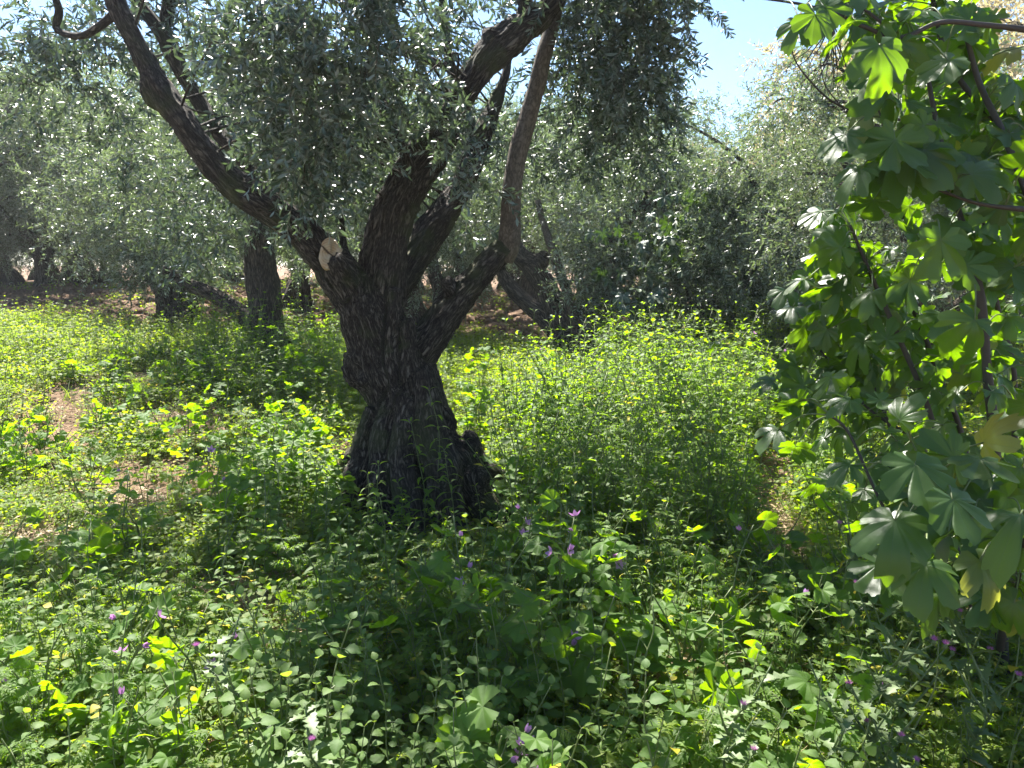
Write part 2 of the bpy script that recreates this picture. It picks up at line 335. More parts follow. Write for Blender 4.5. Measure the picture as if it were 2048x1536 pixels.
def fused(paths, burls, voxel, mat, name, amp=0.014):
    """union of tapered limbs, remeshed into one skin, then furrowed like bark"""
    mb = MB()
    for pts, rad in paths: tube(mb, pts, rad, 14, 6, rough=0.10, nscale=4)
    for k, (c, r) in enumerate(burls): blob(mb, c, r, k*3.1)
    me = mb.mesh('tmp', []); o = bpy.data.objects.new('tmp', me); COL.objects.link(o)
    md = o.modifiers.new('r', 'REMESH'); md.mode = 'VOXEL'; md.voxel_size = voxel; md.use_smooth_shade = True
    sm = o.modifiers.new('s', 'SMOOTH'); sm.factor = 0.5; sm.iterations = 4
    dg = bpy.context.evaluated_depsgraph_get(); ev = o.evaluated_get(dg)
    out = bpy.data.meshes.new_from_object(ev); bpy.data.objects.remove(o); bpy.data.meshes.remove(me)
    n = len(out.vertices); V = np.zeros(n*3, np.float32); out.vertices.foreach_get('co', V); V = V.reshape(-1, 3).astype(float)
    Nn = np.zeros(n*3, np.float32); out.vertices.foreach_get('normal', Nn); Nn = Nn.reshape(-1, 3)
    C, Rr, X_, Y_, Ln = [], [], [], [], []
    for pts, rad in paths:
        a = catmull(np.column_stack([pts, rad]), 6); c = a[:, :3]; T, X, Y = frames(c)
        C.append(c); Rr.append(a[:, 3]); X_.append(X); Y_.append(Y); Ln.append(np.concatenate([[0], np.cumsum(np.linalg.norm(np.diff(c, axis=0), axis=1))])+len(C)*1.7)
    C, Rr, X_, Y_, Ln = map(np.concatenate, (C, Rr, X_, Y_, Ln)); T_ = np.cross(X_, Y_)
    B = np.zeros((n, 3))
    for s in range(0, n, 20000):
        d = V[s:s+20000, None]-C[None]; m = np.argmin(np.linalg.norm(d, axis=2)-Rr[None], 1); dd = d[np.arange(len(m)), m]
        B[s:s+20000] = np.stack([(dd*X_[m]).sum(1), (dd*Y_[m]).sum(1), Ln[m]+(dd*T_[m]).sum(1)], 1)
    q = B*np.array([1, 1, 0.22])
    r1 = 1-np.abs(noise(q*22)); r2 = 1-np.abs(noise(q*44+7)); big = noise(q*7+3)
    r1 = 1-np.abs(noise(q*16+noise(q*5)[:, None]*1.5)); V += Nn*((r1*r1-0.55)*amp*1.1+(r2-0.6)*amp*0.7+big*amp*1.8)[:, None]
    out.vertices.foreach_set('co', V.astype(np.float32).ravel())
    a = out.attributes.new('bk', 'FLOAT_VECTOR', 'POINT'); a.data.foreach_set('vector', B.astype(np.float32).ravel())
    out.materials.clear(); out.materials.append(mat); out.polygons.foreach_set('use_smooth', np.full(len(out.polygons), True)); out.update(); out.name = name
    return out

# ------------------------------------------------------------------ leaf templates
def leaf_tpl(Ln, W, rows=5, prof='ovate', fold=0.25, droop=0.25, serr=0.0, mat=0):
    t_ = np.linspace(0, 1, rows+1)
    if prof == 'ovate': w = np.sin(pi*t_**0.72)**0.9
    elif prof == 'lance': w = np.sin(pi*t_**0.85)**1.1
    elif prof == 'olive': w = np.sin(pi*t_)**0.75
    elif prof == 'blade': w = (1-t_)**0.6
    elif prof == 'heart': w = np.where(t_ < .25, (t_/.25)**.4, np.sin(pi*(.5+.5*(t_-.25)/.75)))
    w = np.maximum(w, 0.02); 
    if serr: w = w*(1+serr*np.where(np.arange(rows+1) % 2, 1, -1))
    w[-1] = 0.01
    V = []; ve = []
    for k, tt in enumerate(t_):
        z = -droop*tt*tt*Ln; y = Ln*tt*(1-0.25*droop*tt); hw = W/2*w[k]
        V += [(-hw, y-(0.03*Ln if serr else 0), z+fold*hw), (0, y, z), (hw, y-(0.03*Ln if serr else 0), z+fold*hw)]; ve += [0, 1, 0]
    Q = []
    for k in range(rows):
        b = k*3; Q += [(b, b+1, b+4, b+3), (b+1, b+2, b+5, b+4)]
    mb = MB(); mb.add(V, Q, mat=mat, vein=np.array(ve)*0.5); return mb.tpl()
def polar_leaf(lobes, rbase, rings=4, notch=None, pleat=0.12, droop=0.3, teeth=0.03, nteeth=50, hw=None, seed=0, wav=0.03):
    """lobes: list of (angle from +Y in deg, length, half width deg)"""
    rg = np.random.default_rng(seed); angs = []
    for a, Lr, w in lobes: angs += [a-2.2, a, a+2.2, a-w*.95, a+w*.95]
    lim = 180 if notch is None else 180-notch
    angs += list(np.linspace(-lim, lim, 64)); angs = np.array(sorted(x for x in set(np.round(angs, 2)) if abs(x) <= lim))
    r = np.full(len(angs), rbase); dv = np.full(len(angs), 99.0)
    for a, Lr, w in lobes:
        d = np.abs(angs-a); s = np.clip(1-(d/w)**3.4, 0, 1)**0.55; r = np.maximum(r, rbase+(Lr-rbase)*s); dv = np.minimum(dv, d)
    r = r*(1+teeth*np.sin(np.radians(angs)*nteeth)+0.03*rg.normal(size=len(angs)))
    vein = np.array([1.0 if any(abs(x-l[0]) < 0.05 for l in lobes) else 0.0 for x in angs])
    th = np.radians(angs); V = [(0, 0, 0)]; ve = [1.0]; K = len(angs)
    ph = rg.uniform(0, 6.28, 3)
    for k in range(1, rings+1):
        f = (k/rings)**0.9
        for j in range(K):
            rr = r[j]*f; x = sin(th[j])*rr; y = cos(th[j])*rr
            z = pleat*rr*min(dv[j], 22)/22-droop*rr*rr+wav*sin(th[j]*3+ph[0])*f*f+wav*0.6*sin(th[j]*7+ph[1])*f*f
            V.append((x, y, z)); ve.append(vein[j]*(1-0.5*f))
    Q = []; T = []
    for j in range(K-1):
        T.append((0, 1+j+1, 1+j))
        for k in range(rings-1):
            b = 1+k*K; Q.append((b+j, b+j+1, b+K+j+1, b+K+j))
    if notch is None:
        pass
    V = np.array(V); T = [(a, c, b) for a, b, c in T]; Q = [(a, d, c, b) for a, b, c, d in Q]
    mb = MB(); mb.add(V, Q, T, vein=np.array(ve)); return mb.tpl()
def fig_tpl(seed, depth, droop, pleat=.05, wav=.045):
    g = np.random.default_rng(seed); A = [0, 14, 27, 40, 53, 67, 80, 98, 116, 140, 158]; E = [1.0, .95, .84, .86, .87, .74, .58, .60, .52, .44, .34]
    angs = set(np.round(np.linspace(-158, 158, 96), 2)); vs = [0, -53, 53, -100, 100]
    for a in vs: angs |= {a-2.0, float(a), a+2.0}
    angs = np.array(sorted(angs)); ab = np.abs(angs); sd_ = (angs > 0).astype(int)
    env = np.interp(ab, A, E)*(1+.06*np.array(g.normal(size=2))[sd_]*(ab > 20))
    for (c, w, dp) in ((27, 4.6, depth), (79, 5.6, depth*.85), (126, 8, depth*.3)):
        for s_ in (-1, 1):
            cc = s_*(c+g.normal(0, 2.5)); env = env*(1-dp*g.uniform(.8, 1.1)*np.exp(-(np.abs(angs-cc)/w)**2.2))
    und = sum(np.sin(np.radians(angs)*f+g.uniform(0, 6.28))*a for f, a in ((9, .05), (17, .035), (31, .024)))
    r = env*(1+und*np.clip(env*1.4, 0, 1)); dv = np.min([np.abs(angs-a) for a in vs], 0); vein = (dv < .05).astype(float)
    th = np.radians(angs); K = len(angs); V = [(0, 0, 0)]; ve = [1.0]; ph = g.uniform(0, 6.28, 4); RN = 6
    for k in range(1, RN+1):
        f = (k/RN)**.9
        for j in range(K):
            rr = r[j]*f; x = sin(th[j])*rr; y = cos(th[j])*rr
            z = pleat*rr*min(dv[j], 20)/20-droop*rr*rr*(.6+.4*cos(th[j]))+wav*sin(th[j]*2.5+ph[0])*f*f+wav*.5*sin(th[j]*6+ph[1])*f*f+.03*sin(y*6+ph[2])
            V.append((x, y-.12*droop*y*abs(y), z)); ve.append(vein[j]*(1-.45*f))
    Q = []; T = []
    for j in range(K-1):
        T.append((0, 1+j, 2+j))
        for k in range(RN-1): b = 1+k*K; Q.append((b+j, b+K+j, b+K+j+1, b+j+1))
    V = np.array(V); mb = MB(); mb.add(V, Q, T, vein=np.array(ve)); return mb.tpl()
fig_tpls = [fig_tpl(1, .64, .25), fig_tpl(2, .55, .6, wav=.08), fig_tpl(3, .72, .1), fig_tpl(4, .40, .8), fig_tpl(5, .66, .45, wav=.10), fig_tpl(6, .70, -.15, wav=.09), fig_tpl(7, .6, .9, wav=.11)]
mal_tpls = [polar_leaf([(0, 1, 24), (-48, .96, 24), (48, .97, 24), (-98, .9, 25), (98, .88, 25)], .87, 4, 32, .13, .12, .03, 44, seed=5, wav=.05),
            polar_leaf([(0, 1, 22), (-44, .92, 22), (44, .95, 22), (-90, .85, 24), (90, .86, 24), (-132, .72, 18), (132, .7, 18)], .80, 4, 22, .17, -.18, .035, 46, seed=6, wav=.06),
            polar_leaf([(0, 1, 27), (-55, .9, 26), (55, .9, 26), (-110, .78, 26), (110, .8, 26)], .76, 4, 36, .12, .32, .03, 40, seed=8, wav=.04)]
petal = leaf_tpl(1.0, 0.62, 5, 'ovate', 0.15, -0.25)
def rdir(n, zlo=-1, zhi=1, g=rng):
    z = g.uniform(zlo, zhi, n); a = g.uniform(0, 2*pi, n); r = np.sqrt(1-z*z); return np.stack([r*np.cos(a), r*np.sin(a), z], -1)

# olive sprigs: slender twig with leaf pairs
def sprig(seed, leaves, length, lt, lsc, rows):
    g = np.random.default_rng(seed); mb = MB()
    y = np.linspace(0, 1, 7); c = np.stack([0.06*np.sin(y*3+g.uniform(0, 6)), y, -0.22*y*y], -1)*length
    tube(mb, c, np.linspace(.0022, .0008, 7), 3, 1, mat=1, cap=False)
    tt = np.repeat(np.linspace(0.08, 1.0, leaves//2), 2); k = len(tt)
    pos = np.stack([np.interp(tt, y, c[:, i]) for i in range(3)], -1)
    az = np.tile([0, pi], k//2)+np.repeat(g.uniform(0, 2*pi, k//2), 2)
    out = np.stack([np.cos(az), np.full(k, 0.85), np.sin(az)], -1)+g.normal(0, .25, (k, 3))
    nn = g.normal(0, 1, (k, 3))+np.array([0, 0, .6])
    Mx = basis(out, nn)*(lsc*g.uniform(.7, 1.15, k)*(1-.35*tt))[:, None, None]
    mb.inst(lt, Mx, pos, g.uniform(0, 1, k)); return mb.tpl()
ol_near = leaf_tpl(1.0, 0.27, 3, 'olive', 0.35, 0.12); ol_far = leaf_tpl(1.0, 0.27, 2, 'olive', 0.3, 0.1)
sprigs_near = [sprig(100+k, 20+2*(k % 3), 0.21, ol_near, 0.070, 3) for k in range(6)]
def qleaf():
    mb = MB(); mb.add([(0, 0, 0), (.15, .5, .03), (0, 1, 0), (-.15, .5, .03)], [(0, 1, 2, 3)]); return mb.tpl()
sprigs_far = [sprig(200+k, 16, 0.30, qleaf(), 0.085, 1) for k in range(5)]
def scatter_sprigs(mb, tpls, centers, radii, counts, droop=0.5, sc=1.0, g=rng, flat=0.8, rndo=0.0):
    P_, D_ = [], []
    for c, r, k in zip(centers, radii, counts):
        d = rdir(k, g=g); rad = r*g.uniform(0.05, 1, k)**0.5
        pos = np.asarray(c)+d*rad[:, None]*np.array([1, 1, flat])
        dd = norm(d+g.normal(0, .5, (k, 3))+np.array([0, 0, -droop])+np.array([0, 0, .35])); P_.append(pos); D_.append(dd)
    P_ = np.concatenate(P_); D_ = np.concatenate(D_); k = len(P_); wh = g.integers(0, len(tpls), k)
    for i, T in enumerate(tpls):
        m = wh == i; n = m.sum()
        if n == 0: continue
        Mx = basis(D_[m], g.normal(0, .6, (n, 3))+np.array([0, 0, 1]))*(sc*g.uniform(.75, 1.25, n))[:, None, None]
        mb.inst(T, Mx, P_[m], g.uniform(0, 1, n))

# ================================================================== MAIN OLIVE
PW = 1.0
def pathpx(l, Y0=None):
    """list of (u, v, width px, Y) -> points, radii"""
    pts = [P(a[0], a[1], a[3]) for a in l]; rad = [a[2]/2*px(a[3], a[1]) for a in l]; return np.array(pts), np.array(rad)*PW
YM = G(845, 1035)[1]
print('main tree depth', YM)
def ym(l, dy=0.0): return [(a[0], a[1], a[2], YM+dy+(a[3] if len(a) > 3 else 0)) for a in l]
trunk = ym([(872, 1075, 250), (850, 1020, 232), (838, 960, 215), (826, 900, 205), (828, 850, 190), (815, 800, 180), (793, 750, 175), (772, 700, 160), (755, 650, 150), (742, 610, 140), (735, 575, 110)])
limbL = ym([(745, 640, 120), (700, 580, 100), (655, 520, 84), (600, 462, 78), (535, 415, 72), (470, 370, 66), (410, 303, 60), (362, 240, 58), (326, 190, 62), (300, 140, 54), (268, 80, 42), (238, 20, 38), (215, -50, 36), (170, -170, 30)], 0)
limbC = ym([(758, 640, 120), (762, 575, 112), (770, 520, 102), (782, 465, 96), (796, 410, 92), (828, 345, 86), (872, 280, 74), (905, 218, 66), (940, 160, 68), (985, 103, 72), (1040, 57, 62), (1092, 18, 50), (1140, -50, 42), (1190, -160, 34)])
limbCs = ym([(1040, 60, 44), (1050, 20, 36), (1043, -30, 30), (1035, -120, 24)])
limbB = ym([(752, 640, 80, 0.05), (775, 585, 76, .15), (818, 522, 74, .3), (866, 455, 68, .45), (905, 405, 60, .6), (940, 345, 50, .7), (962, 280, 40, .8), (992, 205, 30, .9), (1015, 130, 20, .95), (1030, 60, 12, 1)])
limbBs = ym([(868, 450, 50, .45), (842, 478, 44, .4), (826, 488, 36, .35)])
limbR = ym([(805, 748, 80, -.02), (852, 690, 74, .0), (888, 636, 72, .05), (926, 588, 68, .1), (966, 547, 60, .15), (998, 514, 54, .2), (1018, 500, 46, .2)])
limbRs = ym([(908, 605, 40, .05), (894, 575, 32, .03), (887, 560, 24, .0)])
stub = ym([(735, 640, 90, -.02), (708, 580, 84, -.05), (678, 532, 74, -.1), (664, 512, 66, -.13)])
stub2 = ym([(715, 580, 50), (698, 530, 30), (688, 490, 22), (680, 440, 18), (676, 380, 14)])
roots = []
for (u0, v0, u1, v1, w0, w1, dy0, dy1) in ((735, 850, 722, 1000, 60, 78, -.1, -.15), (765, 830, 775, 1040, 55, 72, -.2, -.38), (805, 860, 835, 1075, 60, 74, -.25, -.52), (855, 800, 905, 1060, 64, 80, -.22, -.45),
                                        (885, 830, 965, 1010, 60, 78, -.1, -.22), (900, 870, 985, 960, 50, 66, .1, .22), (735, 880, 715, 930, 50, 66, .1, .25), (800, 700, 850, 900, 60, 70, -.15, -.2), (770, 640, 812, 880, 56, 60, -.14, -.2)):
    q = []
    for k in range(5):
        f = k/4; bow = sin(f*pi)*random.uniform(-14, 10)+(830-u0)*.3*max(0, 1-f*2.5)
        q.append((u0+(u1-u0)*f**1.2+bow, v0+(v1-v0)*f-(60 if k == 0 else 0), (w0 if k else w0*.5)+(w1-w0)*f**1.5, YM+dy0+(dy1-dy0)*f))
    if v1 > 910: q.append((u1+(u1-845)*.35, v1+30, w1*.7, YM+dy1*1.5))
    roots.append(q)
PW = .87
paths = [pathpx(l) for l in [trunk, limbL, limbC, limbCs, limbB, limbBs, limbR, limbRs, stub, stub2]+roots]
PW = 1.0
def bl(u, v, r, dy=0, e=(1, 1, 1)): c = P(u, v, YM+dy); return (c, np.array(e)*r*px(YM))
burls = [bl(712, 738, 25, -.03, (.9, 1, 1.5)), bl(716, 716, 15, -.12), bl(728, 762, 15, -.15), bl(735, 905, 34, -.08, (1, 1, 1.3)), bl(722, 945, 30, -.1), bl(800, 815, 30, -.22, (.9, .8, 1.6)), bl(893, 848, 18, -.1, (1, 1, 2)),
         bl(940, 905, 26, -.15, (.8, .8, 1.7)), bl(775, 960, 30, -.34, (.9, .9, 1.5)), bl(890, 960, 28, -.4, (.9, .9, 1.8)), bl(950, 960, 24, -.25, (1, 1, 1.5)), bl(310, 175, 30, 0, (.9, .9, 1.6)), bl(985, 80, 22, -.03), bl(780, 430, 24, -.05, (1, 1, 1.6)),
         bl(840, 480, 20, .38)]
base = P(850, 1035, YM); base[2] = hgt(base[0], base[1])
main = empty('olive_tree', base, label='old gnarled olive tree with leaning trunk and pale sawn stub, in the middle', cat='olive tree')
def child(name, me, parent): o = obj(name, me, parent); o.location = -Vector(parent.location); return o
tm_ = fused(paths, burls, 0.0115, M_bark, 'trunk', amp=.020); child('trunk', tm_, main)
print('trunk verts', len(tm_.vertices))
# smooth upright bole on the lower right limb and thin limbs
mb = MB()
tube(mb, *pathpx(ym([(1008, 522, 38, .2), (1018, 488, 46, .19), (1021, 430, 40, .2), (1025, 370, 38, .2), (1037, 300, 38, .22), (1056, 235, 37, .25), (1074, 170, 34, .25), (1088, 110, 32, .25), (1106, 40, 30, .3), (1125, -70, 26, .3)])), 16, 8, rough=0.06, nscale=6)
o = child('limb', mb.mesh('limb', [M_smooth], bk=True), main); o['label'] = 'smooth grey upright limb rising from the crook'
for l, mtl in (([(560, 430, 36, .3), (500, 335, 32, .6), (440, 268, 30, .8), (400, 205, 30, .9), (372, 160, 30, .9), (345, 105, 36, .9), (318, 60, 30, .9), (272, 0, 24, .9), (240, -60, 20, .9)], M_bark),
               ([(345, 105, 28, .9), (330, 60, 26, .95), (338, 0, 24, 1), (330, -80, 20, 1)], M_bark),
               ([(822, 350, 34, -.05), (812, 310, 24, -.1), (786, 262, 24, -.12), (765, 205, 24, -.1), (758, 140, 20, -.1), (740, 60, 16, -.1), (735, -20, 12, 0)], M_bark),
               ([(962, 290, 30, .8), (920, 200, 22, 1.0), (893, 90, 20, 1.1), (885, 0, 18, 1.1), (880, -80, 14, 1.1)], M_bark),
               ([(890, 130, 12, .6), (855, 118, 16, .4), (800, 98, 20, .3), (775, 55, 18, .3), (740, 15, 16, .3)], M_bark),
               ([(240, 20, 20, .0), (170, 70, 14, .1), (115, 60, 14, .2), (118, 20, 14, .2), (100, -30, 12, .2)], M_bark)):
    mb = MB(); tube(mb, *pathpx(ym(l)), 12, 6, rough=0.16, nscale=7); child('limb', mb.mesh('limb', [mtl], bk=True), main)
# sawn face
mb = MB(); e0 = np.array(pathpx(stub)[0][-1]); ax = norm(P(640, 490, YM-.5)-P(690, 545, YM)); X = norm(np.cross(ax, [0, 0, 1])); Yv = np.cross(X, ax)
K = 26; th = np.arange(K)/K*2*pi; V = []
for rr, dz in ((0.0, .022), (.35, .02), (.7, .026), (.95, .02), (1.0, .008), (1.0, -.03)):
    for a in th:
        q = rr*(1+.12*sin(a*2+1)+.05*sin(a*5)); V.append(e0+ax*(dz+.012+.012*(rr > 0)*(1 if cos(a) > .1 else -1))+X*cos(a)*q*.070*(1-.25*max(0, sin(a*3+.6)))+Yv*sin(a)*q*.112)
Q = [[i*K+j, i*K+(j+1) % K, (i+1)*K+(j+1) % K, (i+1)*K+j] for i in range(5) for j in range(K)]
VV = np.array(V)-e0; mb.add(V, Q, bk=np.stack([VV@X, VV@Yv, 0*(VV@X)], -1)); o = child('sawn_face', mb.mesh('sawn_face', [M_cut], bk=True, smooth=False), main); o['label'] = 'pale freshly sawn branch stub'
# crown
cl = []   # (u, v, Y offset, radius m, twigs)
for e in ((630, 190, -.8, .30, 90), (550, 90, -.8, .30, 80), (690, 70, -.9, .30, 90), (730, 170, -.6, .22, 50), (610, 300, -.6, .22, 60), (570, 250, -.5, .2, 40), (690, 270, -.5, .2, 44), (645, 370, -.4, .14, 26), (600, 420, -.35, .09, 12),
          (480, 20, -.6, .28, 44), (640, -10, -1.0, .3, 80), (810, 0, -.8, .28, 60), (850, 170, -.4, .12, 16), (885, 265, -.35, .10, 12), (930, 300, -.3, .13, 16), (925, 210, -.35, .12, 12), (760, 250, .0, .16, 20),
          (980, 370, .0, .10, 9), (560, 360, .45, .28, 56), (470, 240, .9, .33, 66), (520, 160, .8, .38, 80), (700, 380, .7, .3, 56), (640, 240, .7, .45, 110), (750, 310, .7, .36, 70), (860, 340, 1.0, .3, 44),
          (920, 40, .9, .36, 60), (850, 110, .9, .36, 64), (960, 240, 1.1, .36, 60), (1000, 300, 1.0, .28, 40), (930, 450, 1.0, .16, 12),
          (1150, 80, .6, .34, 90), (1215, 40, .3, .36, 110), (1265, 100, .3, .32, 100), (1200, 180, .6, .36, 110), (1280, 210, .6, .28, 84), (1140, 250, .9, .32, 70), (1240, 300, .9, .30, 66), (1315, 300, .9, .17, 30), (1305, 150, .4, .18, 40),
          (1290, 0, .1, .26, 60), (1365, -10, .0, .13, 16), (1420, 20, .0, .05, 5), (1180, -80, -.1, .4, 70), (1270, -90, 0, .4, 70), (1325, 240, .7, .10, 10), (1140, 330, 1.0, .22, 30),
          (210, 70, .8, .30, 56), (140, 50, .5, .26, 46), (75, 50, .3, .14, 14), (60, 140, .5, .17, 20), (120, 150, .6, .2, 30), (40, 220, .7, .2, 28), (200, 190, .9, .28, 50), (330, 50, 1.0, .25, 40), (430, 110, 1.0, .30, 40), (390, 10, .9, .24, 30),
          (250, 290, 1.2, .3, 54), (340, 400, 1.2, .26, 44), (420, 450, 1.1, .22, 30), (440, 350, .9, .22, 30), (380, 480, 1.3, .2, 20), (400, 520, .9, .12, 9),
          (720, -140, -.9, .4, 34), (480, -150, -.6, .35, 24), (1080, -220, .2, .5, 50), (1330, -200, .2, .4, 40), (1180, -290, -1.25, .36, 90), (1320, -300, -1.25, .38, 110), (1450, -300, -1.2, .32, 70)):  # last three clumps: unseen, added overhead to shade the fig tree
    cl.append(e)
cen = [P(e[0], e[1], YM+e[2]) for e in cl]
mb = MB(); scatter_sprigs(mb, sprigs_near, cen, [e[3] for e in cl], [int(e[4]*.88) for e in cl], droop=.7)
# thin branches that carry the clumps
limbpts = np.concatenate([catmull(pathpx(l)[0], 6)[8:] for l in (limbL, limbC, limbB)])
mt = MB()
for c, e in zip(cen, cl):
    for q in range(1 if e[4] < 50 else 2):
        tgt = c+rng.normal(0, e[3]*.3, 3); d = np.linalg.norm(limbpts-tgt, axis=1)+np.maximum(0, limbpts[:, 2]-tgt[2]-.4); s = limbpts[np.argmin(d)]
        if tgt[2] < s[2]-.12 or np.linalg.norm(tgt-s) < .25: continue
        m = (s+tgt)/2+rng.normal(0, .09, 3)+np.array([0, 0, .08]); tube(mt, [s, m, tgt, tgt+(tgt-m)*.12], [.008, .006, .0035, .0015], 6, 5, rough=.1)
child('crown', mb.mesh('crown', [M_olive, M_twig]), main); child('branch', mt.mesh('branch', [M_barkf], bk=True), main)

# ================================================================== OTHER OLIVES
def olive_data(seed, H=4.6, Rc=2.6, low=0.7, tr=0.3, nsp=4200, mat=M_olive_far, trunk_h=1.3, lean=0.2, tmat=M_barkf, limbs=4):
    g = np.random.default_rng(seed); mb = MB()
    top = np.array([g.uniform(-1, 1)*lean, g.uniform(-1, 1)*lean, trunk_h])
    tube(mb, [(0, 0, -.2), (top[0]*.1, top[1]*.1, .12), top*np.array([.5, .5, .5]), top], [tr*1.15, tr*.98, tr*.8, tr*.78], 20, 8, rough=.28, nscale=3.2)
    for k in range(5):
        a = k*1.257+g.uniform(0, .5); d = np.array([cos(a), sin(a), 0])
        tube(mb, [top*.55+d*tr*.45, d*tr*.95+[0, 0, .25], d*tr*1.5+[0, 0, -.1]], [tr*.3, tr*.36, tr*.34], 8, 6, rough=.25)
    cs, rs, ns = [], [], []
    for k in range(limbs):
        a = k*2*pi/limbs+g.uniform(-.4, .4); d = np.array([cos(a), sin(a), 0])
        p = [top-[0, 0, .15], top+d*Rc*.22+[0, 0, .45], top+d*Rc*.42+[0, 0, (H-trunk_h)*.45], top+d*Rc*.6+[0, 0, (H-trunk_h)*.75]]
        p = [np.array(q)+g.normal(0, .09, 3)*(i > 0) for i, q in enumerate(p)]
        tube(mb, p, [tr*.5, tr*.38, tr*.26, tr*.14], 10, 6, rough=.2)
        for j in range(7):
            s = catmull(p, 6)[int(g.integers(5, 19))]; a2 = a+g.normal(0, 1.0)
            e = s+np.array([cos(a2), sin(a2), 0])*g.uniform(.4, 1.1)*Rc*.5+[0, 0, g.uniform(-.2, .9)]
            e2 = e+np.array([cos(a2), sin(a2), -.8])*.35*g.uniform(.4, 1.2)
            tube(mb, [s, (s+e)/2+[0, 0, .1], e, e2], [tr*.13, tr*.1, tr*.06, tr*.02], 5, 4)
            cs += [e, e2, (s+e)/2+[0, 0, .3]]; rs += [.45, .42, .4]; ns += [1, 1, .8]
    for k in range(46):
        d = rdir(1, -1 if low < .65 else -.7, 1, g)[0]; c = np.array([0, 0, H*.55])+top*[1, 1, 0]+d*np.array([Rc*.86, Rc*.86, H*.42]); c[2] = max(c[2], low)
        cs.append(c); rs.append(g.uniform(.34, .6)); ns.append(g.uniform(.6, 1.5))
    ns = np.array(ns); ns = (ns/ns.sum()*nsp).astype(int)+1
    cm = MB(); scatter_sprigs(cm, sprigs_far, cs, rs, ns, droop=.8, sc=1.0, g=g)
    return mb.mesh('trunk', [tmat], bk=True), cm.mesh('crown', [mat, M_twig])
lowv = olive_data(15, 4.8, 3.2, .25, .25, 6500, trunk_h=.9)
var = [olive_data(11, 4.6, 2.6, .75, .26, 5400), olive_data(12, 5.0, 2.8, .8, .27, 5600), olive_data(13, 4.3, 2.4, .9, .26, 4600, trunk_h=1.1, limbs=3), olive_data(14, 4.4, 2.7, .4, .32, 6000, M_olive_bloom, trunk_h=.9)]
def plant_tree(v, x, y, rot, s, label, group=None):
    r = empty('olive_tree', (x, y, float(hgt(x, y))-.03), rot, label=label, cat='olive tree', group=group); r.scale = (s, s, s)
    a = obj('trunk', var[v][0], r); b = obj('crown', var[v][1], r); return r
def at(u, Y): p = P(u, 600, Y); return p[0], Y
var.append(lowv)
GR = 'olive trees of the grove behind the old tree'
for v, u, Y, rot, s, lab in (
    (0, 178, 21, .6, 1.05, 'far olive tree whose forked dark trunk stands on the tilled red soil at left'),
    (1, 105, 19, 2.1, 1.0, 'far olive tree with dark shaded trunk at the left end of the red soil'),
    (2, -60, 16, 4.0, 1.15, 'olive tree at the left edge of the picture with foliage down to the grass'),
    (4, 150, 25, 3.7, 1.1, 'low spreading far olive tree just left of the small forked trunk'),
    (4, 290, 25, 1.2, 1.1, 'far olive tree behind the red soil strip, right of the small forked trunk'),
    (0, 470, 24, 3.3, 1.1, 'far olive tree seen between the stout trunk and the slim trunk'),
    (2, 590, 15, 5.2, .95, 'olive tree with left-leaning trunk just behind the slim trunk'),
    (1, 690, 21, .3, 1.1, 'far olive tree seen between the slim trunk and the old gnarled trunk'),
    (2, 835, 13.5, 2.6, .9, 'olive tree with left-leaning trunk seen through the fork right of the old trunk'),
    (0, 1045, 18, 1.9, 1.0, 'far olive tree framed under the crook of the low right limb'),
    (1, 960, 24, 4.4, 1.15, 'far olive tree behind the low right limb of the old tree'),
    (2, 1230, 20, 3.0, 1.15, 'far olive tree behind the pair of dark leaning trunks at centre right'),
    (3, 1790, 14.5, .4, 1.15, 'tall sunlit olive tree with tan flowering crown against the sky at right'),
    (3, 2060, 12.0, 2.4, 1.25, 'tan flowering olive tree behind the upper fig leaves at the right edge'),
    (3, 1590, 18, 5.0, .95, 'olive tree with thin top twigs under the gap of blue sky'),
    (2, 1660, 9.4, 1.0, .74, 'grey-green olive tree with dense low foliage left of the fig leaves'),
    (0, 1850, 8.0, 4.1, .72, 'dark olive tree with low foliage seen through the fig stems'),
    (1, 2250, 11, 4.1, 1.1, 'olive tree beyond the right edge behind the fig'),
    (4, 20, 22, 2.7, 1.15, 'far olive tree with low foliage in the gap at the left edge')):
    if u < -200 or u > 2200: continue
    x, y = at(u, Y); plant_tree(v, x, y, rot, s, lab, GR if False else None)
# a back row closes the grove
k = 0
for Y, us in ((27, range(-200, 1500, 150)),):
    for u in us:
        x, y = at(u+rng.uniform(-40, 40), Y+rng.uniform(-2, 3))
        plant_tree(4, x, y, rng.uniform(0, 6), rng.uniform(.95, 1.2), 'distant olive tree in the back row of the grove', 'back row of olive trees'); k += 1

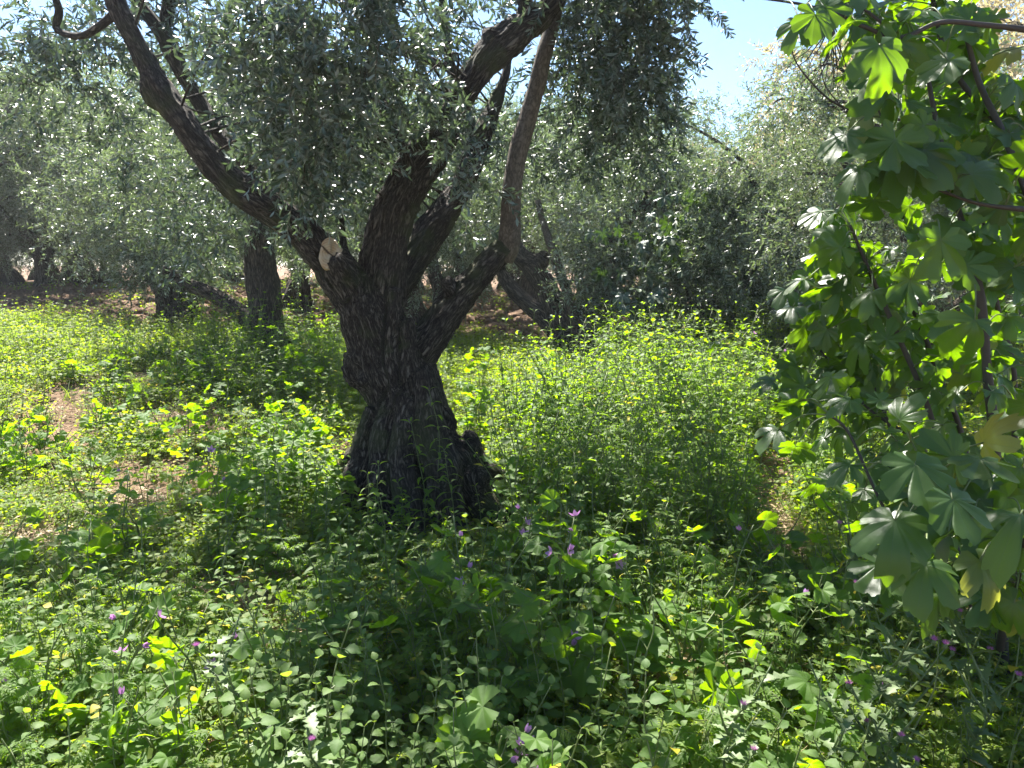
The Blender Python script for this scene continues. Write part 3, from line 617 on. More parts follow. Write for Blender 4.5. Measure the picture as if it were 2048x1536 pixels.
def own_tree(u_base, Y, paths_px, clumps, label, nsc=1.0, mat=M_olive_far, smooth=(), burls_px=(), vox=0.022, crown_tpl=None):
    b = P(u_base, 600, Y); b = np.array([b[0], Y, float(hgt(b[0], Y))])
    r = empty('olive_tree', b, label=label, cat='olive tree')
    ps = [pathpx([(a[0], a[1], a[2]*.95, Y+(a[3] if len(a) > 3 else 0)) for a in l]) for l in paths_px]
    bs_ = [(P(u, v, Y-.05), np.array([1, 1, 1.3])*w*px(Y)) for u, v, w in burls_px]
    child('trunk', fused(ps, bs_, vox, M_barkf, 'trunk', amp=.015), r)
    for l in smooth:
        m_ = MB(); tube(m_, *pathpx([(a[0], a[1], a[2], Y+(a[3] if len(a) > 3 else 0)) for a in l]), 10, 6, rough=.08); o = child('limb', m_.mesh('limb', [M_smooth], bk=True), r); o['label'] = 'bare pale limb without bark furrows'
    cs = [P(e[0], e[1], Y+e[2]) for e in clumps]
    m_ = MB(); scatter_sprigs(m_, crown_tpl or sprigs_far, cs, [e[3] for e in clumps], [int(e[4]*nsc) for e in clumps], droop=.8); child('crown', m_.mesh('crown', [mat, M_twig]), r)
    return r
# slim trunk behind and left of the old tree
own_tree(540, 9.3, [[(560, 745, 100), (545, 700, 86), (533, 655, 76), (530, 610, 68), (524, 550, 68), (520, 490, 60), (528, 430, 50), (500, 330, 36, .3), (470, 200, 26, .5)],
                    [(525, 665, 46), (480, 625, 34, .1), (430, 593, 30, .2), (380, 570, 26, .3), (330, 540, 22, .4)], [(520, 500, 40), (570, 400, 32, -.3), (620, 300, 26, -.4)],
                    [(540, 710, 50, -.1), (575, 690, 34, -.2), (582, 686, 22, -.2)], [(530, 720, 60, 0), (515, 760, 50, -.1)]],
         [(520, 400, 0, .6, 120), (440, 420, .3, .6, 130), (380, 480, .5, .5, 100), (600, 380, -.2, .6, 130), (460, 300, .3, .8, 200), (560, 280, 0, .8, 200), (350, 380, .4, .7, 160), (640, 470, .4, .35, 50), (430, 540, .7, .3, 40), (650, 260, 0, .8, 180), (500, 150, .3, .9, 200), (380, 200, .4, .9, 200), (270, 330, .6, .8, 180), (610, 520, .6, .25, 26)],
         'slim olive tree with upright dark trunk and one low limb reaching left', burls_px=((520, 668, 26), (505, 640, 14)), nsc=1.1)
# stout trunk with many shoots further left
own_tree(362, 12.6, [[(362, 700, 110), (362, 655, 92), (355, 610, 84), (345, 570, 76), (335, 520, 50)], [(345, 600, 40), (310, 560, 32), (280, 520, 24), (240, 480, 20)], [(365, 600, 40), (385, 550, 30), (392, 500, 26), (395, 400, 22)],
                     [(340, 610, 30), (330, 560, 18), (300, 500, 14)], [(360, 600, 24), (360, 540, 16), (350, 470, 12)], [(350, 600, 26, -.2), (322, 570, 16, -.2), (312, 530, 12, -.2)], [(372, 610, 24, -.2), (400, 590, 20, -.2), (440, 575, 16, -.2)], [(340, 660, 60, 0), (320, 680, 40, -.1)], [(385, 660, 50), (405, 675, 30, -.1)]],
         [(300, 500, -.3, .7, 170), (380, 490, -.4, .65, 150), (240, 440, -.2, .8, 200), (330, 400, 0, .9, 240), (420, 400, .2, .8, 180), (250, 330, .2, .9, 220), (370, 290, .3, 1.0, 240), (280, 555, -.5, .4, 60), (390, 545, -.6, .38, 60), (180, 480, 0, .7, 140), (160, 380, .3, .9, 200), (330, 530, -.9, .3, 36), (210, 220, .5, 1, 200), (320, 180, .5, 1, 200)],
         'stout olive tree with wide fluted trunk and thin shoots, left beside red soil', burls_px=((350, 640, 22), (378, 620, 18)), nsc=1.1)
# twin leaning trunks at centre right
own_tree(1140, 11.2, [[(1165, 730, 110), (1150, 690, 80), (1128, 655, 58), (1112, 615, 46), (1090, 570, 46), (1062, 530, 44), (1040, 512, 34), (1020, 470, 24, .2)],
                      [(1125, 670, 50), (1085, 630, 40, .1), (1045, 600, 34, .2), (1010, 560, 26, .3), (990, 500, 20, .3)], [(1115, 620, 20), (1128, 590, 16), (1140, 560, 10)], [(1130, 680, 60, -.1), (1110, 700, 50, -.2)]],
         [(990, 440, .7, .5, 130), (1060, 400, .7, .5, 130), (940, 520, .9, .3, 60), (1100, 330, .5, .7, 180), (1000, 340, .6, .6, 150), (930, 590, 1.2, .2, 20)],
         'olive tree with two dark trunks leaning left, under the crook, at centre right', burls_px=((1128, 650, 20), (1085, 520, 14)), nsc=1.1)
own_tree(1185, 10.8, [[(1185, 740, 100), (1187, 690, 76), (1188, 640, 70), (1196, 600, 64), (1210, 560, 50), (1222, 500, 40), (1240, 450, 36, .2), (1270, 420, 36, .2), (1305, 395, 34, .1), (1322, 375, 30), (1318, 330, 22), (1310, 270, 16)],
                      [(1180, 650, 44), (1165, 610, 24), (1160, 570, 18), (1150, 500, 14, .2)], [(1185, 700, 60, -.1), (1165, 720, 50, -.2)], [(1300, 395, 24, .1), (1285, 385, 20, .1), (1278, 385, 14, .1)]],
         [(1200, 520, -.4, .42, 120), (1170, 440, -.2, .6, 180), (1250, 480, -.3, .6, 190), (1220, 580, -.5, .32, 70), (1290, 420, .4, .6, 170), (1350, 470, .3, .5, 130), (1180, 340, .2, .8, 220), (1270, 330, .4, .7, 180), (1360, 370, .2, .5, 120), (1150, 560, -.5, .3, 50), (1380, 330, 0, .3, 44), (1345, 350, -.3, .2, 30), (1400, 500, -1.3, .4, 70), (1330, 560, -1.2, .32, 50), (1480, 420, -1.3, .38, 70), (1520, 520, -1.2, .3, 46), (1540, 360, -.6, .45, 90), (1470, 350, -.6, .35, 60), (1400, 440, .5, .5, 100), (1430, 380, .8, .3, 34), (1470, 290, .9, .3, 16), (1500, 230, .9, .2, 8), (1440, 240, .9, .2, 8), (1300, 550, 0, .4, 80)],
         'olive tree with stump-like trunk, pale bare limb and crooked right limb',
         smooth=[[(1152, 655, 20, -.1), (1140, 600, 20, -.1), (1125, 560, 20, -.1), (1105, 500, 18, -.1), (1088, 450, 14, 0), (1075, 400, 12, 0)]], burls_px=((1195, 600, 22), (1170, 690, 24)), nsc=1.1)
own_tree(888, 12.2, [[(890, 710, 60), (888, 670, 52), (885, 630, 44), (882, 590, 34), (870, 550, 26), (860, 480, 18)], [(885, 620, 24), (905, 570, 18), (920, 500, 12)]],
         [(880, 520, .2, .6, 150), (930, 560, .4, .4, 90), (840, 560, .4, .4, 70), (900, 430, .3, .8, 200), (830, 440, .5, .7, 150), (950, 480, .3, .6, 140)],
         'short dark olive tree just under the low right limb of the old tree', nsc=1.1)

# ================================================================== FIG
def fig_bush(name, stems, leaf_spots, label, tpls, leafm, cat='fig tree', parent_loc=None, stemr=1.0):
    pass
def stem_px(l): return pathpx(l)
fbase = P(1960, 1300, 2.6); fbase = np.array([1.75, 2.7, float(hgt(1.75, 2.7))])
fig = empty('fig_tree', fbase, label='leafy fig tree with large lobed leaves on dark slender stems, filling the right edge', cat='fig tree')
FS = [[(2010, 1400, 34, 2.7), (1995, 1100, 32, 2.7), (1990, 900, 30, 2.7), (1975, 750, 26, 2.7), (1962, 600, 24, 2.7), (1935, 480, 18, 2.75), (1905, 380, 16, 2.8), (1870, 230, 14, 2.8), (1850, 120, 12, 2.85)],
      [(1990, 1350, 22, 2.9), (1900, 960, 16, 2.9), (1850, 800, 16, 2.9), (1800, 680, 15, 2.9), (1760, 590, 14, 2.9), (1725, 510, 11, 2.9), (1700, 450, 8, 2.9)],
      [(1990, 1300, 20, 3.2), (1930, 900, 16, 3.3), (1880, 760, 16, 3.3), (1840, 650, 15, 3.3), (1800, 560, 12, 3.3)],
      [(2010, 1300, 20, 3.1), (2030, 800, 16, 3.1), (2000, 640, 14, 3.1), (1985, 560, 12, 3.1), (1960, 400, 10, 3.1)],
      [(2000, 1300, 22, 2.5), (2060, 900, 20, 2.5), (2075, 500, 20, 2.6), (2020, 300, 18, 2.7), (1960, 170, 16, 2.8), (1930, 60, 14, 2.8)],
      [(2060, 420, 18, 2.5), (1960, 408, 10, 2.5), (1880, 380, 9, 2.5), (1830, 350, 8, 2.5), (1790, 300, 6, 2.5), (1745, 190, 5, 2.5)],
      [(2060, 60, 20, 2.6), (1970, 50, 15, 2.6), (1880, 45, 14, 2.6), (1800, 75, 13, 2.6), (1720, 50, 12, 2.6), (1670, 28, 11, 2.6), (1600, 8, 8, 2.6), (1510, -5, 6, 2.6)],
      [(1800, 75, 10, 2.6), (1730, 20, 9, 2.6), (1690, 0, 7, 2.6), (1650, -20, 6, 2.6)],
      [(2080, 300, 20, 3.0), (1990, 240, 18, 3.0), (1900, 130, 15, 3.0), (1870, 20, 13, 3.0), (1860, -50, 11, 3.0)],
      [(1990, 1250, 14, 2.3), (1850, 1130, 10, 2.3), (1770, 1020, 9, 2.3), (1700, 870, 8, 2.4), (1660, 830, 6, 2.4)],
      [(2060, 1130, 14, 2.0), (1990, 1080, 12, 2.0), (1900, 1010, 9, 2.0), (1860, 960, 7, 2.0)],
      [(1990, 1250, 14, 3.1), (1870, 930, 10, 3.2), (1740, 820, 9, 3.3), (1680, 750, 8, 3.4), (1640, 700, 6, 3.4)],
      [(1800, 240, 7, 2.7), (1720, 225, 7, 2.7), (1660, 200, 6, 2.7), (1610, 150, 5, 2.7), (1588, 115, 4, 2.7), (1584, 90, 3, 2.7)],
      [(1680, 210, 4, 2.7), (1650, 170, 3, 2.7), (1640, 120, 2.5, 2.7)],
      [(1990, 1250, 16, 2.8), (1930, 1120, 12, 3.0), (1800, 900, 10, 3.2), (1700, 640, 9, 3.4), (1640, 560, 7, 3.4)],
      [(2000, 1250, 12, 2.2), (2040, 1150, 9, 2.0), (2050, 1050, 8, 1.9)]]
mb = MB()
for l in FS:
    l = list(l); tube(mb, *pathpx([(a, b, w*.72, Y) for a, b, w, Y in l]), 8, 6, rough=.12, nscale=12)
# hanging bare twig
for k in range(16):
    a0 = np.array([1665., 45.]); q = [a0]; d = np.array([rng.normal(0, .35), 1.0]); 
    for j in range(5): d = d+rng.normal(0, .22, 2); q.append(q[-1]+d/np.linalg.norm(d)*rng.uniform(22, 34))
    tube(mb, *pathpx([(a[0], a[1], 3.2-.45*i, 2.75+.02*k-.1) for i, a in enumerate(q)]), 4, 4)
child('stem', mb.mesh('stem', [M_stemdark]), fig)
# leaves: spots (u, v, Y, size m); the blade hangs from its stalk and leans to the light
spots = []
def along(i, t0, t1, n, sz, jit=40):
    l = FS[i]; A = catmull(np.array(l, float), 8)
    for k in range(n):
        f = rng.uniform(t0, t1)*(len(A)-1); a = A[int(f)]
        spots.append((a[0]+rng.normal(0, jit), a[1]+rng.normal(0, jit), a[3]+rng.normal(0, .12), rng.uniform(*sz)))
along(0, .3, 1, 46, (.10, .17), 60); along(1, .35, 1, 44, (.10, .16), 50); along(2, .4, 1, 36, (.09, .15), 60); along(3, .4, 1, 32, (.1, .15), 50)
along(4, .3, 1, 42, (.11, .18), 60); along(5, .2, 1, 30, (.12, .19), 55); along(6, 0, .62, 20, (.10, .16), 40); along(7, .2, 1, 8, (.1, .15), 25); along(8, .1, 1, 32, (.12, .18), 60)
along(9, .3, 1, 22, (.09, .14), 60); along(10, .2, 1, 16, (.12, .17), 60); along(11, .3, 1, 44, (.09, .13), 60); along(14, .4, 1, 34, (.09, .14), 50); along(15, .2, 1, 8, (.1, .15), 60)
for _ in range(95): spots.append((rng.uniform(1700, 2080), rng.uniform(780, 1280), rng.uniform(2.2, 3.6), rng.uniform(.08, .13)))
for _ in range(45): spots.append((rng.uniform(1640, 1900), rng.uniform(560, 860), rng.uniform(3.0, 3.8), rng.uniform(.08, .12)))
for _ in range(34): spots.append((rng.uniform(1780, 2080), rng.uniform(120, 520), rng.uniform(2.4, 3.2), rng.uniform(.11, .17)))
for _ in range(40): spots.append((rng.uniform(1850, 2080), rng.uniform(900, 1220), rng.uniform(1.8, 2.3), rng.uniform(.10, .16)))
for _ in range(60): a_ = rng.uniform(0, 1); spots.append((1600+a_*130+rng.normal(0, 25), 380+rng.uniform(0, 480), rng.uniform(2.9, 3.6), rng.uniform(.10, .15)))
spots = [s for s in spots if not (s[0] < 1690 and 110 < s[1] < 330) and not (s[0] < 1700 and s[1] > 1000) and not (s[1] > 1240 and s[0] < 1800)]
big = [(1830, 930, 1.75, .20, (-.05, -.35, -1), (.0, -1, .42)), (1800, 840, 1.8, .12, (.1, .3, 1), (0, -1, .5)), (1960, 920, 1.9, .18, (-.5, -.3, -.3), (.1, -.6, 1)), (1790, 1040, 1.7, .2, (-.4, -.4, -1), (-.2, -1, .5)), (1700, 800, 2.2, .14, (-.9, -.3, -.2), (0, -.5, 1)), (1760, 800, 2.1, .13, (.6, -.4, -.4), (0, -.4, 1)),
       (2040, 1030, 1.7, .2, (-.7, -.3, -.5), (.1, -.8, .7)), (1630, 30, 2.3, .15, (-.1, -.1, -1), (.3, -1, .1)), (1600, 45, 2.4, .14, (-.6, -.1, -1), (.2, -1, .2)), (1650, 15, 2.4, .13, (.3, -.1, -1), (-.4, -1, .2)), (1760, 90, 2.2, .2, (0, -.2, -1), (0, -1, .5)),
       (1780, 130, 2.3, .19, (-.6, 0, -.6), (0, -1, .4)), (1790, 280, 2.3, .21, (-.2, 0, -1), (.1, -1, .3)), (1850, 300, 2.4, .2, (-.1, 0, -1), (-.2, -1, .3)), (1690, 270, 2.5, .18, (-.5, 0, -1), (-.3, -1, .5)), (1720, 340, 2.4, .17, (-.9, 0, -.9), (0, -1, .6)), (1880, 480, 2.2, .2, (-.3, 0, -1), (0, -1, .4)), (1670, 470, 2.9, .15, (-.8, 0, -.3), (0, -1, .6)), (1610, 560, 2.9, .14, (-1, 0, -.4), (0, -1, .8)),
       (1820, 560, 2.6, .18, (0, 0, -1), (.2, -1, .2)), (1950, 640, 2.3, .18, (-.9, 0, -.7), (0, -1, .6)), (1905, 1000, 1.65, .17, (.1, -.3, -1), (.2, -1, .3)), (1850, 1130, 1.7, .18, (-.4, -.3, -1), (0, -1, .4)), (1760, 1130, 1.8, .17, (-.7, -.3, -.9), (0, -1, .5)), (1960, 1120, 1.7, .16, (.2, -.3, -1), (0, -1, .5)), (1700, 930, 2.1, .14, (-.9, -.3, -.5), (0, -.8, .8)), (1660, 960, 2.2, .13, (-.9, -.3, -.4), (0, -.7, .9))]
stm = MB(); leafP = [[] for _ in fig_tpls]
FA = np.concatenate([np.array([P(a[0], a[1], a[3]) for a in catmull(np.array(l, float), 8)]) for l in FS[:12]+FS[14:]])
def fig_leaf(pos, d, nrm, size, w):
    size = size*.74
    leafP[w].append((pos, d, nrm, size))
    near = FA[np.argmin(np.linalg.norm(FA-pos, axis=1)+np.maximum(0, pos[2]-FA[:, 2]-.05)*.3)]
    if np.linalg.norm(near-pos) > .28: near = pos+norm(near-pos)*.12
    tube(stm, [near, (near+pos)/2+[0, 0, .025], pos], [.0028, .0024, .002], 5, 4, mat=0)
for u, v, Y, sz, in spots:
    pos = P(u, v, Y+.12); d = norm(np.array([rng.normal(-.35, .7), rng.normal(-.2, .6), rng.normal(-.5, .4)])); nrm = np.array([rng.normal(0, .45), rng.normal(-.35, .5), 1.0])
    if rng.random() < (.5 if 380 < v < 800 else .08): nrm = np.array([rng.normal(0, .5), -1, .4])
    fig_leaf(pos, d, nrm, sz, rng.integers(0, len(fig_tpls)))
for k, (u, v, Y, sz, d, nrm) in enumerate(big):
    d = np.array(d, float); nrm = np.array(nrm, float)
    if v > 700: d = norm(d*[1, 1, .45]+[0, -.35, 0]); nrm = np.array([nrm[0]*.4, -.2, 1.0])
    elif v < 350 or k % 3 == 0: d = norm(d*[1, 1, .6]+[0, -.25, 0]); nrm = np.array([nrm[0], -.3, 1.0])
    fig_leaf(P(u, v, Y), d, nrm, sz*.82, k % len(fig_tpls))
mb = MB()
for w, l in enumerate(leafP):
    if not l: continue
    mb.inst(fig_tpls[w], basis(np.array([a[1] for a in l]), np.array([a[2] for a in l]))*np.array([a[3] for a in l])[:, None, None], np.array([a[0] for a in l]), rng.uniform(0, 1, len(l)))
T_ = stm.tpl(); mb.inst(T_, np.eye(3)[None], np.zeros((1, 3)), mat=1); child('foliage', mb.mesh('foliage', [M_fig, M_stem]), fig)
# fig bush further back, its shade put into a darker leaf colour
M_figdark = leaf_mat('shaded_fig_leaf', (0.022, 0.05, 0.02), (0.04, 0.075, 0.028), (0.09, 0.18, 0.01), under=(0.06, 0.09, 0.05), rough=0.4, mixf=0.25, spec=0.5)
b2 = P(1430, 680, 10.2); b2[2] = hgt(b2[0], b2[1])
fb = empty('fig_bush', b2, label='dark broad-leaved fig bush with black hollow beneath, behind the tall herbs at centre right', cat='fig bush')
mb = MB(); sm_ = MB()
k = 1500; uu = rng.normal(1440, 75, k); vv = rng.uniform(360, 700, k); YY = rng.uniform(9.2, 11, k)
w_ = 50+140*S((vv-340)/160); uu = 1440+rng.normal(0, .55, k)*w_+np.where(vv < 450, 20, 0)
keep = ~((np.abs(uu-1415) < 85) & (vv > 570) & (YY < 10.8)); uu, vv, YY = uu[keep], vv[keep], YY[keep]; k = len(uu)
pos = np.array([P(a, b, c) for a, b, c in zip(uu, vv, YY)]); d = norm(np.stack([rng.normal(0, .6, k), rng.normal(-.3, .5, k), rng.normal(-.6, .4, k)], -1)); nn = np.stack([rng.normal(0, .5, k), rng.normal(-.3, .5, k), np.ones(k)], -1)
k2 = 700; u2 = 1445+rng.normal(0, .5, k2)*130; v2 = rng.uniform(520, 705, k2); uu = np.append(uu, u2); vv = np.append(vv, v2); YY = np.append(YY, rng.uniform(10.9, 12.2, k2))
k = len(uu); pos = np.array([P(a, b, c) for a, b, c in zip(uu, vv, YY)]); d = norm(np.stack([rng.normal(0, .6, k), rng.normal(-.3, .5, k), rng.normal(-.6, .4, k)], -1)); nn = np.stack([rng.normal(0, .5, k), rng.normal(-.3, .5, k), np.ones(k)], -1)
small_fig = [polar_leaf([(0, 1.0, 22), (-55, .85, 22), (55, .85, 22), (-110, .6, 26), (110, .6, 26)], .45, 2, 28, .12, .3, .0, 0, seed=11)]
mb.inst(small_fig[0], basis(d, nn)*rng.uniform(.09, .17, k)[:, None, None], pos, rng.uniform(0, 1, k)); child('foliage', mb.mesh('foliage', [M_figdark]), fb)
for q in range(12):
    a = rng.uniform(-1, 1); c_ = rng.normal(0, 40); tube(sm_, *pathpx([(1440+a*50, 700, 6, 10.6), (1440+a*80+c_*.4, 620, 5, 10.5), (1440+a*110+c_, 520, 4, 10.4), (1440+a*130+c_, 420, 3, 10.4)]), 6, 5, rough=.1)
child('stem', sm_.mesh('stem', [M_stemdark]), fb)

# ================================================================== HERBS (templates in local space, base at origin)
def stem_curve(g, H, lean=.12, k=5):
    y = np.linspace(0, 1, k); a = g.uniform(0, 2*pi); w = g.normal(0, .02*H, (k, 2)); w[0] = 0
    return np.stack([cos(a)*lean*H*y*y+w[:, 0], sin(a)*lean*H*y*y+w[:, 1], H*y], -1)
balm_leaf = leaf_tpl(1, .78, 8, 'ovate', .22, .3, .07)
heart_leaf = leaf_tpl(1, .95, 6, 'heart', .18, .35)
nett_leaf = leaf_tpl(1, .38, 7, 'lance', .3, .45, .06)
lance_leaf = leaf_tpl(1, .26, 4, 'lance', .3, .6)
round_leaf = leaf_tpl(1, .95, 3, 'ovate', .15, .2)
def opp_plant(seed, H, pairs, lt, l0, l1, mat=0, lean=.12, up=.3, whorl=2, side=True):
    """stem with opposite leaf pairs; returns stem tpl, leaf tpl"""
    g = np.random.default_rng(seed); st, lf = MB(), MB(); c = stem_curve(g, H, lean); tube(st, c, np.linspace(.0032, .0015, 5), 5, 3, rnd=.5)
    tt = np.linspace(.12, 1, pairs); az0 = g.uniform(0, 6)
    for k, t_ in enumerate(tt):
        p = np.array([np.interp(t_, np.linspace(0, 1, 5), c[:, i]) for i in range(3)]); size = l0+(l1-l0)*t_**1.5
        for q in range(whorl):
            az = az0+k*pi/2+q*2*pi/whorl+g.normal(0, .2); d = np.array([cos(az), sin(az), up+g.normal(0, .2)+(.8 if t_ > .95 else 0)])
            s = size*g.uniform(.75, 1.15); stl = .25*s; lf.inst(lt, basis(d, np.array([0, 0, 1.0])+g.normal(0, .25, 3))*s, p+norm(d)*stl, [g.uniform(0, 1)])
            if stl > .004: tube(st, [p, p+norm(d)*stl], [.0012, .001], 3, 1, cap=False)
        if side and t_ < .85 and g.random() < .5:
            az = az0+k*pi/2+g.uniform(0, 6)
            for j in range(3):
                d = np.array([cos(az+j*2.1), sin(az+j*2.1), .8]); lf.inst(lt, basis(d, [0, 0, 1])*size*.45, p+[0, 0, .01], [g.uniform(0, 1)])
    return st, lf
def merge(mb, T, mat): mb.inst(T, np.eye(3)[None], np.zeros((1, 3)), mat=mat)
def two(st, lf, name, lm, smt=M_stem):
    m = MB(); merge(m, lf.tpl(), 0); merge(m, st.tpl(), 1); return m.mesh(name, [lm, smt])
def feather(seed, H, n, col=0, ln=.12):
    """rosette of twice-cut feathery leaves"""
    g = np.random.default_rng(seed); st, lf = MB(), MB(); c = stem_curve(g, H, .15); tube(st, c, np.linspace(.003, .0015, 5), 5, 2)
    for k in range(n):
        t_ = g.uniform(.1, 1); p = np.array([np.interp(t_, np.linspace(0, 1, 5), c[:, i]) for i in range(3)]); az = g.uniform(0, 6.28); Lr = ln*g.uniform(.6, 1.2)*(1.2-.5*t_)
        d = norm([cos(az), sin(az), g.uniform(.1, .7)]); sd_ = norm(np.cross(d, [0, 0, 1])); y = np.linspace(0, 1, 8)
        mid = p+d*Lr*y[:, None]+np.array([0, 0, -1])*(y**2*Lr*.35)[:, None]
        tube(st, mid, np.linspace(.0012, .0006, 8), 3, 1, cap=False, smooth=False)
        for j in range(2, 8):
            for s_ in (-1, 1):
                w = Lr*.42*sin(pi*(j/9)**.8); dd = norm(sd_*s_*g.uniform(.7, 1.2)+d*g.uniform(.3, 1.1)+[0, 0, g.uniform(-.5, .3)]); w = w*g.uniform(.6, 1.25); 
                lf.inst(lance_leaf, (basis(dd, [0, 0, 1])*w), mid[j], [g.uniform(0, 1)])
                lf.inst(lance_leaf, (basis(norm(dd+d*.9), [0, 0, 1])*w*.6), mid[j]+dd*w*.45, [g.uniform(0, 1)])
                lf.inst(lance_leaf, (basis(norm(dd-d*.7), [0, 0, 1])*w*.5), mid[j]+dd*w*.4, [g.uniform(0, 1)])
        lf.inst(lance_leaf, basis(d-[0, 0, .4], [0, 0, 1])*Lr*.25, mid[-1], [.5])
    return st, lf
def tuft(seed, n, H, sc=1):
    g = np.random.default_rng(seed); m = MB()
    for k in range(n):
        a = g.uniform(0, 6.28); d = np.array([cos(a)*g.uniform(.1, .6), sin(a)*g.uniform(.1, .6), 1]); bl_ = leaf_tpl(1, .045, 5, 'blade', .4, g.uniform(.1, .6))
        h = H*g.uniform(.5, 1.1); out = np.array([cos(a), sin(a), .25]); m.inst(bl_, basis(d, -out+[0, 0, .1])*h, [g.normal(0, .02, 2).tolist()+[0]], [g.uniform(0, 1)])
    return m
def low_patch(seed, n, rad, H, ls, lt=round_leaf):
    """creeping cover: many small leaves on short stalks"""
    g = np.random.default_rng(seed); m = MB(); p = np.stack([g.normal(0, rad*.5, n), g.normal(0, rad*.5, n), g.uniform(.15, 1, n)**.8*H], -1)
    d = np.stack([g.normal(0, 1, n), g.normal(0, 1, n), g.normal(.3, .4, n)], -1); nn = np.stack([g.normal(0, .35, n), g.normal(0, .35, n), np.ones(n)], -1)
    m.inst(lt, basis(d, nn)*(ls*g.uniform(.6, 1.3, n))[:, None, None], p, g.uniform(0, 1, n))
    for k in range(n//5): tube(m, [[p[k, 0]*.5, p[k, 1]*.5, -.01], [p[k, 0]*.8, p[k, 1]*.8, p[k, 2]*.6], p[k]], [.0013, .0011, .0008], 3, 2, mat=1, cap=False)
    return m
def mallow_parts(seed, H, nl, ls, nf, nst=2, spread=.5):
    g = np.random.default_rng(seed); st, lf = MB(), MB(); fl = []
    for s in range(nst):
        c = stem_curve(g, H*g.uniform(.8, 1.05), spread*.5, 6); tube(st, c, np.linspace(.0048, .0022, 6), 6, 3)
        for k in range(nl//nst):
            t_ = g.uniform(.15, 1); p = np.array([np.interp(t_, np.linspace(0, 1, 6), c[:, i]) for i in range(3)]); az = g.uniform(0, 6.28); s_ = ls*g.uniform(.55, 1.2)*(1.15-.5*t_)
            pl = s_*g.uniform(1.0, 1.9); pe = p+np.array([cos(az), sin(az), g.uniform(.35, .9)])*pl; tube(st, [p, (p+pe)/2+[0, 0, -.01], pe], [.0018, .0014, .0012], 4, 3, cap=False)
            d = np.array([cos(az), sin(az), g.uniform(-.4, .7)]); lf.inst(mal_tpls[g.integers(0, 3)], basis(d, np.array([0, 0, 1.])+g.normal(0, .6, 3))*s_, pe, [g.uniform(0, 1)])
        for k in range(nf//nst+1):
            if len(fl) >= nf: break
            t_ = g.uniform(.6, 1); p = np.array([np.interp(t_, np.linspace(0, 1, 6), c[:, i]) for i in range(3)]); az = g.uniform(0, 6.28); pe = p+np.array([cos(az), sin(az), .8])*.035
            tube(st, [p, pe], [.0014, .001], 4, 1, cap=False); fl.append((pe, norm([cos(az), sin(az)-.6, .7])))
    return st, lf, fl
def flower_mesh(size, openn=.5):
    m = MB()
    for k in range(5):
        a = k*2*pi/5; d = np.array([cos(a), sin(a), openn]); m.inst(petal, basis(d, [-cos(a)*.5, -sin(a)*.5, 1])*size, np.array([cos(a), sin(a), 0])*size*.06, [rng.uniform(0, 1)])
    tube(m, [(0, 0, 0), (0, 0, size*.35)], [size*.06, size*.03], 5, 1, mat=1); tube(m, [(0, 0, -size*.25), (0, 0, 0), (0, 0, size*.12)], [size*.1, size*.18, size*.14], 6, 1, mat=2)
    return m.mesh('flower', [M_petal, M_petal_pale, M_stem])
fl_open, fl_half = flower_mesh(.027, .4), flower_mesh(.023, 1.6)
def flower_obj(parent, p, d, me):
    q = Vector(d).to_track_quat('Z', 'Y'); o = obj('flower', me, parent); o.location = p; o.rotation_euler = q.to_euler(); return o
